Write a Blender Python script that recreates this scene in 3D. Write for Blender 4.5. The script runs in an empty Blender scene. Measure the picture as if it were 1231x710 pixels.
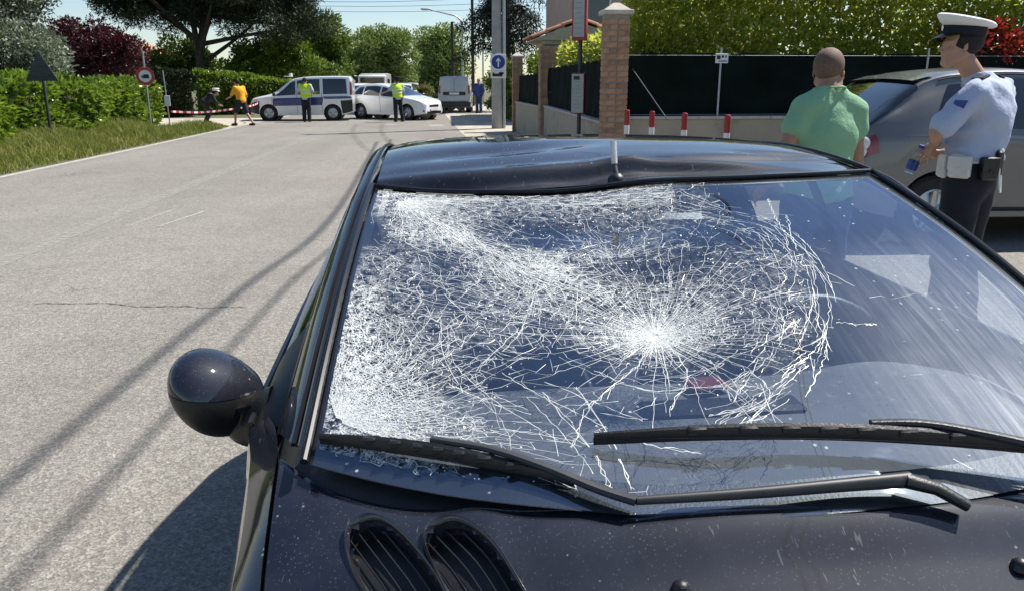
import bpy, math, random
import numpy as np
from mathutils import Vector, Matrix
random.seed(7); RNG = np.random.default_rng(11)
scene = bpy.context.scene
COL = scene.collection
PI = math.pi
R = math.radians

# ------------------------------------------------------------------ camera, sky, sun, exposure
cam_d = bpy.data.cameras.new('camera'); cam = bpy.data.objects.new('camera', cam_d); COL.objects.link(cam)
cam.location = (0, 0, 1.55)
cam.rotation_euler = (R(90 - 14.93), 0, R(-4.517))
cam_d.sensor_width = 36; cam_d.lens = 36 * 960 / 1231
cam_d.clip_start = .02; cam_d.clip_end = 3000
scene.camera = cam

SUN_L = Vector((-.66, -.33, -1)).normalized()            # the way sunlight travels
sun_az = math.atan2(-SUN_L.x, -SUN_L.y); sun_el = math.asin(-SUN_L.z)
world = bpy.data.worlds.new('World'); scene.world = world; world.use_nodes = True
wn = world.node_tree.nodes; wl = world.node_tree.links
sky = wn.new('ShaderNodeTexSky'); sky.sky_type = 'NISHITA'; sky.sun_disc = False
sky.sun_elevation = sun_el; sky.sun_rotation = sun_az
sky.air_density = 1.0; sky.dust_density = .25; sky.ozone_density = 2.6; sky.altitude = 30
bg = wn['Background']; bg.inputs[1].default_value = .09
wl.new(sky.outputs[0], bg.inputs[0])
sd = bpy.data.lights.new('sun', 'SUN'); sd.energy = 5.0; sd.angle = R(.53); sd.color = (1, .955, .88)
sun = bpy.data.objects.new('sun', sd); COL.objects.link(sun)
sun.rotation_euler = SUN_L.to_track_quat('-Z', 'Y').to_euler(); sun.location = (20, 10, 30)
vs = scene.view_settings
vs.view_transform = 'Standard'; vs.look = 'None'; vs.gamma = 1; vs.exposure = .58
scene.render.film_transparent = False
scene.cycles.max_bounces = 8; scene.cycles.transparent_max_bounces = 24
scene.cycles.caustics_reflective = False; scene.cycles.caustics_refractive = False
scene.cycles.sample_clamp_indirect = 6
try: scene.cycles.use_denoising = True
except Exception: pass

# ------------------------------------------------------------------ materials
MATS = {}
def new_mat(name):
    m = bpy.data.materials.new(name); m.use_nodes = True; MATS[name] = m
    return m, m.node_tree.nodes, m.node_tree.links
def noise(nt, scale, detail=4, rough=.6, coord='Object', vec=None, dist=0):
    n = nt.nodes.new('ShaderNodeTexNoise'); n.inputs['Scale'].default_value = scale
    n.inputs['Detail'].default_value = detail; n.inputs['Roughness'].default_value = rough
    n.inputs['Distortion'].default_value = dist
    if vec is None:
        tc = nt.nodes.new('ShaderNodeTexCoord'); vec = tc.outputs[coord]
    nt.links.new(vec, n.inputs['Vector'])
    return n.outputs['Fac']
def ramp(nt, fac, stops):
    r = nt.nodes.new('ShaderNodeValToRGB'); e = r.color_ramp.elements
    while len(e) < len(stops): e.new(.5)
    for k, (p, c) in enumerate(stops):
        e[k].position = p
        if isinstance(c, (int, float)): c = (c, c, c)
        e[k].color = (*c[:3], 1)
    nt.links.new(fac, r.inputs[0])
    return r.outputs[0]
def mixc(nt, fac, a, b, mode='MIX'):
    m = nt.nodes.new('ShaderNodeMix'); m.data_type = 'RGBA'; m.blend_type = mode
    for s, v in ((0, fac), (6, a), (7, b)):
        if isinstance(v, (int, float)): m.inputs[s].default_value = v
        elif isinstance(v, tuple): m.inputs[s].default_value = (*v[:3], 1)
        else: nt.links.new(v, m.inputs[s])
    return m.outputs[2]
def mth(nt, op, a, b=None, clamp=False):
    m = nt.nodes.new('ShaderNodeMath'); m.operation = op; m.use_clamp = clamp
    for s, v in ((0, a), (1, b)):
        if v is None: continue
        if isinstance(v, (int, float)): m.inputs[s].default_value = v
        else: nt.links.new(v, m.inputs[s])
    return m.outputs[0]
def bump(nt, h, strength, dist=.01):
    b = nt.nodes.new('ShaderNodeBump'); b.inputs['Strength'].default_value = strength
    b.inputs['Distance'].default_value = dist; nt.links.new(h, b.inputs['Height'])
    return b.outputs[0]
def pmat(name, col, rough=.5, metal=0, spec=.5, coat=0, var=.12, vscale=6, bscale=0, bstr=0, trans=0, var2=None):
    """principled material whose colour varies a little with a noise"""
    m, n, l = new_mat(name); nt = m.node_tree; b = n['Principled BSDF']
    f = noise(nt, vscale, 5)
    lo = tuple(c * (1 - var) for c in col); hi = tuple(min(1, c * (1 + var)) for c in col)
    c = ramp(nt, f, [(.3, lo), (.7, hi)])
    if var2:
        f2 = noise(nt, var2[0], 6); c = mixc(nt, ramp(nt, f2, [(var2[2], 0), (var2[3], 1)]), c, var2[1])
    l.new(c, b.inputs['Base Color'])
    b.inputs['Roughness'].default_value = rough; b.inputs['Metallic'].default_value = metal
    b.inputs['Specular IOR Level'].default_value = spec
    b.inputs['Coat Weight'].default_value = coat; b.inputs['Coat Roughness'].default_value = .05
    if bstr:
        l.new(bump(nt, noise(nt, bscale, 4), bstr), b.inputs['Normal'])
    return m
def leafmat(name, cols, rough=.45, trans=.35, scale=1.3, tcol=None):
    m, n, l = new_mat(name); nt = m.node_tree; b = n['Principled BSDF']
    f = noise(nt, scale, 2, coord='Object')
    at = n.new('ShaderNodeAttribute'); at.attribute_name = 'rnd'
    rr = mth(nt, 'ADD', .28, mth(nt, 'MULTIPLY', at.outputs['Fac'], .44))
    ff = mth(nt, 'ADD', mth(nt, 'MULTIPLY', f, .45), mth(nt, 'MULTIPLY', rr, .55))
    k = len(cols); c = ramp(nt, ff, [(.32 + .36 * i / max(1, k - 1), cc) for i, cc in enumerate(cols)])
    l.new(c, b.inputs['Base Color']); b.inputs['Roughness'].default_value = rough
    b.inputs['Specular IOR Level'].default_value = .45
    t = n.new('ShaderNodeBsdfTranslucent')
    l.new(mixc(nt, .5, c, tcol or (.16, .22, .02)), t.inputs[0])
    mx = n.new('ShaderNodeMixShader'); mx.inputs[0].default_value = trans
    l.new(b.outputs[0], mx.inputs[1]); l.new(t.outputs[0], mx.inputs[2])
    l.new(mx.outputs[0], n['Material Output'].inputs[0])
    return m
def M(name): return MATS[name]

# ------------------------------------------------------------------ mesh building
class MB:
    def __init__(self): self.v = []; self.f = []; self.n = 0
    def add(self, v, f):
        v = np.asarray(v, float); self.v.append(v)
        self.f.extend([tuple(int(i) + self.n for i in q) for q in f]); self.n += len(v); return self
    def box(self, c, s, rz=0, taper=1.0, bev=0):
        x, y, z = [a / 2 for a in s]
        if bev > 0:
            b = min(bev, x * .9, y * .9, z * .9); vs_, lay = [], []
            for zz, k in ((-z, b), (-z + b, 0), (z - b, 0), (z, b)):
                t = taper if zz > 0 else 1
                xx, yy = (x - k) * t, (y - k) * t
                kk = b * .6 if k == 0 else 0.0
                ring = [(xx, -yy + kk), (xx, yy - kk), (xx - kk, yy), (-xx + kk, yy), (-xx, yy - kk), (-xx, -yy + kk), (-xx + kk, -yy), (xx - kk, -yy)]
                vs_ += [(p, q, zz) for p, q in ring]
            fs = [tuple(reversed(range(8))), tuple(range(24, 32))]
            for r_ in range(3):
                for k in range(8): fs.append((r_ * 8 + k, r_ * 8 + (k + 1) % 8, r_ * 8 + 8 + (k + 1) % 8, r_ * 8 + 8 + k))
            v = np.array(vs_)
        else:
            v = np.array([(-x, -y, -z), (x, -y, -z), (x, y, -z), (-x, y, -z), (-x * taper, -y * taper, z), (x * taper, -y * taper, z), (x * taper, y * taper, z), (-x * taper, y * taper, z)])
            fs = [(3, 2, 1, 0), (4, 5, 6, 7), (0, 1, 5, 4), (1, 2, 6, 5), (2, 3, 7, 6), (3, 0, 4, 7)]
        if rz:
            cs, sn = math.cos(rz), math.sin(rz); v = np.c_[v[:, 0] * cs - v[:, 1] * sn, v[:, 0] * sn + v[:, 1] * cs, v[:, 2]]
        return self.add(v + np.array(c), fs)
    def tube(self, path, r, n=8, cap=True, flat=None):
        path = [np.array(p, float) for p in path]; k = len(path)
        rr = [r] * k if np.isscalar(r) else list(r)
        vs_ = []; up = None
        for i, p in enumerate(path):
            t = path[min(i + 1, k - 1)] - path[max(i - 1, 0)]; t = t / (np.linalg.norm(t) + 1e-9)
            if up is None:
                a = np.array([0, 0, 1.]) if abs(t[2]) < .9 else np.array([1., 0, 0])
            else: a = up
            s = np.cross(t, a); s /= np.linalg.norm(s) + 1e-9; up = np.cross(s, t)
            fx, fy = flat or (1, 1)
            for j in range(n):
                an = 2 * PI * j / n
                vs_.append(p + rr[i] * (math.cos(an) * s * fx + math.sin(an) * up * fy))
        fs = []
        for i in range(k - 1):
            for j in range(n):
                fs.append((i * n + j, i * n + (j + 1) % n, (i + 1) * n + (j + 1) % n, (i + 1) * n + j))
        if cap: fs += [tuple(reversed(range(n))), tuple(range((k - 1) * n, k * n))]
        return self.add(vs_, fs)
    def cyl(self, p0, p1, r0, r1=None, n=16): return self.tube([p0, p1], [r0, r0 if r1 is None else r1], n)
    def lathe(self, prof, n=24, c=(0, 0, 0), axis='z', ang=None):
        vs_ = []; a1 = 2 * PI if ang is None else ang
        for r_, h in prof:
            for j in range(n):
                a = a1 * j / (n if ang is None else n - 1); p = (r_ * math.cos(a), r_ * math.sin(a), h)
                if axis == 'x': p = (p[2], p[0], p[1])
                elif axis == 'y': p = (p[0], p[2], p[1])
                vs_.append(p)
        fs = []
        for i in range(len(prof) - 1):
            for j in range(n if ang is None else n - 1):
                fs.append((i * n + j, i * n + (j + 1) % n, (i + 1) * n + (j + 1) % n, (i + 1) * n + j))
        return self.add(np.array(vs_) + np.array(c), fs)
    def grid(self, fn, nu, nv, u=(0, 1), v=(0, 1), skip=None):
        U = np.linspace(u[0], u[1], nu); V = np.linspace(v[0], v[1], nv)
        pts = [fn(a, b) for b in V for a in U]; fs = []
        for j in range(nv - 1):
            for i in range(nu - 1):
                q = (j * nu + i, j * nu + i + 1, (j + 1) * nu + i + 1, (j + 1) * nu + i)
                if skip and skip(np.mean([pts[k] for k in q], axis=0)): continue
                fs.append(q)
        return self.add(pts, fs)
    def prism(self, poly, fn0, fn1):
        """poly of 2-D points; fn0 / fn1 place the two faces"""
        k = len(poly); v = [fn0(*p) for p in poly] + [fn1(*p) for p in poly]
        fs = [tuple(range(k)), tuple(reversed(range(k, 2 * k)))] + [(i, k + i, k + (i + 1) % k, (i + 1) % k) for i in range(k)]
        return self.add(v, fs)
    def xf(self, m):
        V = np.concatenate(self.v); V = V @ np.array(m)[:3, :3].T + np.array(m)[:3, 3]; self.v = [V]; return self
    def mesh(self, name, mat, smooth=False, recalc=True):
        me = bpy.data.meshes.new(name)
        V = np.concatenate(self.v) if self.v else np.zeros((0, 3))
        me.from_pydata(V.tolist(), [], self.f)
        if mat: me.materials.append(mat)
        if recalc and len(self.f) < 60000:
            import bmesh
            b = bmesh.new(); b.from_mesh(me); bmesh.ops.recalc_face_normals(b, faces=b.faces); b.to_mesh(me); b.free()
        if smooth:
            me.polygons.foreach_set('use_smooth', [True] * len(me.polygons))
            try: me.set_sharp_from_angle(angle=R(smooth if smooth is not True else 40))
            except Exception: pass
        me.update(); return me
    def build(self, name, mat, parent=None, smooth=False, recalc=True):
        return link(name, self.mesh(name, M(mat) if isinstance(mat, str) else mat, smooth, recalc), parent)
def link(name, data, parent=None):
    o = bpy.data.objects.new(name, data); COL.objects.link(o); o.parent = parent; return o
def tag(o, label=None, cat=None, group=None, kind=None):
    for k, v in (('label', label), ('category', cat), ('group', group), ('kind', kind)):
        if v: o[k] = v
    return o
def thing(name, label, cat, loc=(0, 0, 0), rz=0, group=None):
    o = link(name, None); o.location = loc; o.rotation_euler = (0, 0, rz); return tag(o, label, cat, group)
def fast_mesh(name, V, T, mat, smooth=False):
    """triangles from numpy arrays"""
    me = bpy.data.meshes.new(name); V = np.ascontiguousarray(V, np.float32); T = np.ascontiguousarray(T, np.int32); k = T.shape[1]
    me.vertices.add(len(V)); me.vertices.foreach_set('co', V.ravel())
    me.loops.add(T.size); me.loops.foreach_set('vertex_index', T.ravel())
    me.polygons.add(len(T)); me.polygons.foreach_set('loop_start', np.arange(0, T.size, k, dtype=np.int32))
    me.polygons.foreach_set('loop_total', np.full(len(T), k, np.int32))
    if smooth: me.polygons.foreach_set('use_smooth', np.ones(len(T), bool))
    me.update(calc_edges=True); me.validate(); me.materials.append(M(mat) if isinstance(mat, str) else mat)
    return me
def interp(x, xs, ys):
    """smooth (Catmull-Rom like) interpolation through knots"""
    xs = np.asarray(xs, float); ys = np.asarray(ys, float)
    if x <= xs[0]: return float(ys[0])
    if x >= xs[-1]: return float(ys[-1])
    d = np.diff(ys) / np.diff(xs); m = np.empty(len(xs)); m[0] = d[0]; m[-1] = d[-1]
    m[1:-1] = np.where(d[:-1] * d[1:] > 0, 2 * d[:-1] * d[1:] / (d[:-1] + d[1:] + 1e-12), 0)
    i = int(np.searchsorted(xs, x) - 1); h = xs[i + 1] - xs[i]; t = (x - xs[i]) / h
    return float((2*t**3 - 3*t**2 + 1) * ys[i] + (t**3 - 2*t**2 + t) * h * m[i] + (-2*t**3 + 3*t**2) * ys[i + 1] + (t**3 - t**2) * h * m[i + 1])
def smooth_path(pts, n=8):
    pts = [np.array(p, float) for p in pts]; out = []
    for i in range(len(pts) - 1):
        p0, p1, p2, p3 = pts[max(i - 1, 0)], pts[i], pts[i + 1], pts[min(i + 2, len(pts) - 1)]
        for k in range(n):
            t = k / n
            out.append(.5 * ((2 * p1) + (-p0 + p2) * t + (2*p0 - 5*p1 + 4*p2 - p3) * t*t + (-p0 + 3*p1 - 3*p2 + p3) * t**3))
    return out + [pts[-1]]
def copy_tree(o, parent=None):
    c = o.copy(); COL.objects.link(c); c.parent = parent
    for ch in list(o.children): copy_tree(ch, c)
    return c
# ------------------------------------------------------------------ material list
pmat('soil', (.14, .12, .07), .95, var=.4, vscale=.6, bscale=20, bstr=.4, var2=(.25, (.06, .09, .025), .45, .6))
pmat('gravel', (.44, .40, .32), .95, var=.25, vscale=2.0, bscale=90, bstr=.6, var2=(1.2, (.25, .22, .17), .55, .72))
pmat('concrete', (.36, .35, .33), .9, var=.18, vscale=4, bscale=60, bstr=.15)
pmat('steel', (.42, .43, .44), .45, metal=.7, var=.12, vscale=9)
pmat('dark_steel', (.05, .055, .06), .55, metal=.3, var=.25, vscale=9)
pmat('render_cream', (.42, .36, .27), .9, var=.10, vscale=2.2, bscale=80, bstr=.12, var2=(2.4, (.22, .19, .14), .52, .74))
pmat('render_pink', (.45, .33, .28), .9, var=.08, vscale=1.5)
pmat('cap_stone', (.52, .47, .40), .85, var=.15, vscale=8, bscale=40, bstr=.2)
pmat('mortar', (.30, .27, .23), .95, var=.15, vscale=20)
pmat('brick_a', (.36, .20, .11), .9, var=.28, vscale=9, bscale=60, bstr=.25)
pmat('brick_b', (.41, .245, .145), .9, var=.24, vscale=9, bscale=60, bstr=.25)
pmat('brick_c', (.28, .165, .10), .9, var=.25, vscale=9, bscale=60, bstr=.25)
pmat('tile_red', (.42, .19, .10), .85, var=.35, vscale=3)
pmat('screen_mesh', (.006, .011, .009), .9, 0, .08, var=.5, vscale=1.5, bscale=200, bstr=.2)
pmat('bark', (.06, .045, .032), .95, var=.4, vscale=7, bscale=18, bstr=.8)
pmat('bark_light', (.16, .13, .09), .95, var=.35, vscale=7, bscale=18, bstr=.8)
pmat('red_paint', (.30, .02, .02), .5, var=.15, vscale=10)
pmat('white_paint', (.72, .71, .68), .5, var=.08, vscale=14, var2=(9, (.45, .42, .36), .62, .8))
pmat('dull_red', (.30, .02, .035), .4, var=.1, vscale=4)
pmat('sign_white', (.75, .76, .76), .35, var=.04, vscale=4)
pmat('sign_blue', (.012, .05, .26), .35, var=.06, vscale=4)
pmat('sign_red', (.50, .015, .015), .35, var=.06, vscale=4)
pmat('print_black', (.012, .012, .013), .5, var=.1, vscale=4)
pmat('print_grey', (.30, .31, .32), .5, var=.1, vscale=4)
pmat('paper', (.36, .38, .37), .35, var=.08, vscale=9)
pmat('tape_white', (.78, .76, .74), .5, var=.05, vscale=5)
pmat('tape_red', (.55, .03, .03), .5, var=.05, vscale=5)
pmat('skin_light', (.46, .25, .17), .55, var=.10, vscale=14, bscale=120, bstr=.06)
pmat('skin_tan', (.36, .195, .125), .5, var=.12, vscale=14, bscale=120, bstr=.06)
pmat('hair_dark', (.012, .009, .008), .8, var=.3, vscale=60, bscale=200, bstr=.4)
pmat('stubble', (.15, .090, .062), .75, var=.25, vscale=60, bscale=200, bstr=.25)
pmat('shirt_blue', (.42, .47, .61), .85, var=.06, vscale=5, bscale=20, bstr=.9)
pmat('tee_green', (.24, .44, .26), .9, var=.08, vscale=5, bscale=22, bstr=.8)
pmat('navy_cloth', (.010, .011, .018), .9, var=.25, vscale=7, bscale=120, bstr=.15)
pmat('navy_shorts', (.014, .018, .035), .9, var=.25, vscale=7)
pmat('jeans', (.035, .055, .11), .9, var=.25, vscale=7)
pmat('yellow_cloth', (.80, .36, .012), .85, var=.08, vscale=5)
pmat('hi_vis', (.50, .75, .03), .7, var=.08, vscale=5)
pmat('reflective', (.62, .64, .64), .35, var=.05, vscale=5)
pmat('white_cloth', (.80, .80, .80), .85, var=.04, vscale=5, bscale=100, bstr=.1)
pmat('white_leather', (.66, .64, .60), .5, var=.06, vscale=9, bscale=90, bstr=.1)
pmat('black_leather', (.010, .010, .010), .4, var=.2, vscale=9, bscale=90, bstr=.1)
pmat('shoe', (.012, .012, .012), .45, var=.2, vscale=9)
pmat('blue_cloth', (.05, .08, .25), .9, var=.2, vscale=7)
pmat('plastic_black', (.012, .012, .013), .42, var=.25, vscale=12, bscale=220, bstr=.12)
pmat('plastic_grey', (.055, .055, .058), .55, var=.2, vscale=12)
pmat('rubber', (.010, .010, .010), .7, var=.25, vscale=12)
pmat('seal', (.010, .010, .011), .28, var=.2, vscale=20)
pmat('tyre', (.018, .018, .018), .85, var=.25, vscale=14)
pmat('alloy', (.50, .51, .52), .35, metal=.8, var=.1, vscale=9)
pmat('arm_paint', (.035, .035, .036), .42, var=.2, vscale=30, var2=(14, (.20, .19, .17), .6, .8))
pmat('chrome', (.75, .76, .77), .16, metal=1, var=.05, vscale=9)
pmat('lens_red', (.22, .008, .010), .15, coat=1, var=.1, vscale=20)
pmat('lens_clear', (.70, .68, .66), .12, coat=1, var=.08, vscale=30)
pmat('car_white', (.80, .80, .79), .25, coat=1, var=.03, vscale=2)
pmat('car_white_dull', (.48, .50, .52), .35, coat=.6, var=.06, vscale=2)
pmat('livery_blue', (.015, .028, .17), .3, coat=.8, var=.06, vscale=2)
pmat('car_silver', (.150, .148, .146), .30, metal=.35, coat=.8, var=.05, vscale=3)
pmat('far_glass', (.010, .014, .018), .06, coat=1, var=.4, vscale=1.3)
pmat('cabin', (.035, .036, .040), .85, var=.2, vscale=14, bscale=150, bstr=.2)
pmat('dash', (.12, .12, .125), .8, var=.12, vscale=9, bscale=260, bstr=.3, var2=(40, (.22, .21, .20), .56, .72))
pmat('seat_cloth', (.028, .030, .045), .95, var=.3, vscale=20)
pmat('red_trim', (.12, .008, .012), .8, var=.2, vscale=20)
pmat('bulb', (.85, .85, .83), .3, var=.03, vscale=3)
leafmat('leaf_laurel', [(.025, .055, .006), (.14, .23, .025), (.36, .47, .08)], .25, .40, 1.4, (.25, .36, .03))
leafmat('leaf_hedge_r', [(.06, .10, .014), (.20, .27, .04), (.38, .42, .08)], .28, .62, 1.6, (.78, .78, .14))
leafmat('leaf_bright', [(.05, .09, .010), (.14, .22, .022), (.24, .33, .04)], .4, .4, 1.0)
leafmat('leaf_mid', [(.045, .085, .016), (.115, .18, .033), (.20, .28, .055)], .45, .35, .6)
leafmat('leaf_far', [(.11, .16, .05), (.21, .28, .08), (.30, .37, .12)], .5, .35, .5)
leafmat('leaf_silver', [(.09, .12, .075), (.20, .24, .16), (.34, .37, .29)], .5, .25, 1.0, (.2, .22, .12))
leafmat('leaf_plum', [(.020, .006, .010), (.050, .012, .020), (.10, .022, .030)], .4, .3, 1.0, (.12, .01, .02))
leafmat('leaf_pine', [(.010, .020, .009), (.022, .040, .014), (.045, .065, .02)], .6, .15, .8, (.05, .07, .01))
leafmat('leaf_cedar', [(.008, .015, .011), (.018, .030, .022), (.035, .05, .032)], .6, .12, .8, (.03, .05, .02))
leafmat('leaf_red', [(.10, .012, .010), (.26, .025, .018), (.38, .07, .03)], .4, .35, 3.0, (.4, .03, .01))
leafmat('leaf_dry', [(.10, .10, .03), (.20, .19, .07), (.30, .27, .11)], .6, .35, 1.0)
leafmat('grass', [(.09, .13, .02), (.21, .25, .045), (.42, .39, .13)], .6, .4, .8, (.22, .22, .03))

def asphalt():
    m, n, l = new_mat('asphalt'); nt = m.node_tree; b = n['Principled BSDF']
    tc = n.new('ShaderNodeTexCoord').outputs['Object']
    big = noise(nt, .35, 5, vec=tc); mid = noise(nt, 3, 5, vec=tc)
    c = ramp(nt, big, [(.3, (.215, .199, .173)), (.7, (.265, .247, .217))])
    c = mixc(nt, ramp(nt, mid, [(.5, 0), (.75, .45)]), c, (.19, .17, .148))
    # aggregate: pale and dark chippings
    vo = n.new('ShaderNodeTexVoronoi'); vo.inputs['Scale'].default_value = 130; l.new(tc, vo.inputs['Vector'])
    sp = n.new('ShaderNodeSeparateColor'); l.new(vo.outputs['Color'], sp.inputs[0])
    chip = ramp(nt, sp.outputs[0], [(0, .58), (.3, .8), (.7, 1.08), (1, 1.5)])
    c = mixc(nt, .85, c, mixc(nt, 1.0, c, chip, 'MULTIPLY'))
    vo2 = n.new('ShaderNodeTexVoronoi'); vo2.inputs['Scale'].default_value = 45; l.new(tc, vo2.inputs['Vector'])
    sp2 = n.new('ShaderNodeSeparateColor'); l.new(vo2.outputs['Color'], sp2.inputs[0])
    c = mixc(nt, .35, c, mixc(nt, 1.0, c, ramp(nt, sp2.outputs[1], [(0, .55), (1, 1.4)]), 'MULTIPLY'))
    # wheel-worn lengthwise bands and tar lines
    mp = n.new('ShaderNodeMapping'); mp.inputs['Scale'].default_value = (.9, .03, 1); l.new(tc, mp.inputs[0])
    band = noise(nt, 1.0, 3, vec=mp.outputs[0])
    c = mixc(nt, .4, c, mixc(nt, 1.0, c, ramp(nt, band, [(.3, .75), (.7, 1.2)]), 'MULTIPLY'))
    st = ramp(nt, noise(nt, .9, 6, .7, vec=tc, dist=.8), [(.56, 0), (.70, .38)])
    c = mixc(nt, st, c, (.15, .135, .115))
    ve = n.new('ShaderNodeTexVoronoi'); ve.feature = 'DISTANCE_TO_EDGE'; ve.inputs['Scale'].default_value = .55
    wv = n.new('ShaderNodeVectorMath'); wv.operation = 'ADD'; nz = n.new('ShaderNodeTexNoise'); nz.inputs['Scale'].default_value = 2.2; nz.inputs['Detail'].default_value = 6; l.new(tc, nz.inputs['Vector']); l.new(tc, wv.inputs[0]); l.new(nz.outputs['Color'], wv.inputs[1]); l.new(wv.outputs[0], ve.inputs['Vector'])
    ck = mth(nt, 'MULTIPLY', ramp(nt, ve.outputs[0], [(.0, .75), (.006, 0)]), ramp(nt, noise(nt, .5, 3, vec=tc), [(.50, 0), (.62, 1)]))
    c = mixc(nt, ck, c, (.05, .045, .04))
    l.new(c, b.inputs['Base Color']); b.inputs['Roughness'].default_value = .88
    b.inputs['Specular IOR Level'].default_value = .35
    hh = mth(nt, 'ADD', vo.outputs['Distance'], noise(nt, 60, 3, vec=tc))
    l.new(bump(nt, hh, .35, .006), b.inputs['Normal'])
asphalt()
def worn_paint(name, col, lo, hi, scale=14, streak=(1, 1, 1)):
    """paint or rubber left on the road, partly gone: transparent where worn"""
    m, n, l = new_mat(name); nt = m.node_tree; b = n['Principled BSDF']
    tc = n.new('ShaderNodeTexCoord').outputs['Object']
    mp = n.new('ShaderNodeMapping'); mp.inputs['Scale'].default_value = streak; l.new(tc, mp.inputs[0])
    f = mth(nt, 'ADD', mth(nt, 'MULTIPLY', noise(nt, scale, 6, .7, vec=mp.outputs[0]), .6), mth(nt, 'MULTIPLY', noise(nt, 120, 2, vec=tc), .4))
    b.inputs['Base Color'].default_value = (*col, 1); b.inputs['Roughness'].default_value = .85
    t = n.new('ShaderNodeBsdfTransparent'); mx = n.new('ShaderNodeMixShader')
    l.new(ramp(nt, f, [(lo, 0), (hi, 1)]), mx.inputs[0]); l.new(t.outputs[0], mx.inputs[1]); l.new(b.outputs[0], mx.inputs[2])
    l.new(mx.outputs[0], n['Material Output'].inputs[0])
worn_paint('line_worn', (.58, .55, .49), .30, .62)
worn_paint('line_faint', (.38, .36, .32), .38, .66)
worn_paint('tyre_mark', (.035, .033, .033), .46, .85, 5)
worn_paint('chalk', (.66, .64, .60), .42, .68, 20)
worn_paint('road_crack', (.04, .036, .032), .30, .55, 30)

def car_paint():
    m, n, l = new_mat('paint_black'); nt = m.node_tree; b = n['Principled BSDF']
    tc = n.new('ShaderNodeTexCoord').outputs['Object']
    base = ramp(nt, noise(nt, 3, 3, vec=tc), [(.3, (.004, .005, .011)), (.7, (.008, .010, .020))])
    # settled dust, droppings and glass splinters as a film with its own shape
    film = ramp(nt, noise(nt, 5, 6, .7, vec=tc), [(.40, .0), (.74, .09)])
    c = mixc(nt, film, base, (.16, .165, .18))
    vo = n.new('ShaderNodeTexVoronoi'); vo.inputs['Scale'].default_value = 85; l.new(tc, vo.inputs['Vector'])
    sp = n.new('ShaderNodeSeparateColor'); l.new(vo.outputs['Color'], sp.inputs[0])
    dot = mth(nt, 'MULTIPLY', ramp(nt, vo.outputs['Distance'], [(.10, 1), (.22, 0)]), ramp(nt, sp.outputs[0], [(.91, 0), (.94, 1)]))
    dot = mth(nt, 'MULTIPLY', dot, ramp(nt, noise(nt, 4, 3, vec=tc), [(.42, .05), (.62, .9)]))
    c = mixc(nt, dot, c, (.42, .42, .42))
    v2 = n.new('ShaderNodeTexVoronoi'); v2.inputs['Scale'].default_value = 260; l.new(tc, v2.inputs['Vector'])
    s2 = n.new('ShaderNodeSeparateColor'); l.new(v2.outputs['Color'], s2.inputs[0])
    d2 = mth(nt, 'MULTIPLY', ramp(nt, v2.outputs['Distance'], [(.15, 1), (.4, 0)]), ramp(nt, s2.outputs[0], [(.60, 0), (.97, .22)]))
    d2 = mth(nt, 'MULTIPLY', d2, ramp(nt, noise(nt, 7, 4, vec=tc), [(.35, .15), (.65, 1)]))
    c = mixc(nt, d2, c, (.34, .34, .35))
    # fine scratches
    mp = n.new('ShaderNodeMapping'); mp.inputs['Scale'].default_value = (9, 1.2, 3); mp.inputs['Rotation'].default_value = (0, 0, .5); l.new(tc, mp.inputs[0])
    scr = ramp(nt, noise(nt, 14, 2, vec=mp.outputs[0], dist=.4), [(.705, 0), (.73, .25)])
    c = mixc(nt, scr, c, (.3, .3, .3))
    l.new(c, b.inputs['Base Color'])
    b.inputs['Roughness'].default_value = .55; b.inputs['Specular IOR Level'].default_value = .12
    b.inputs['Coat Weight'].default_value = 1.0; b.inputs['Coat Roughness'].default_value = .045; b.inputs['Coat IOR'].default_value = 1.6
    l.new(bump(nt, noise(nt, 3.0, 2, vec=tc), .05, .02), b.inputs['Normal'])
car_paint()
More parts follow.
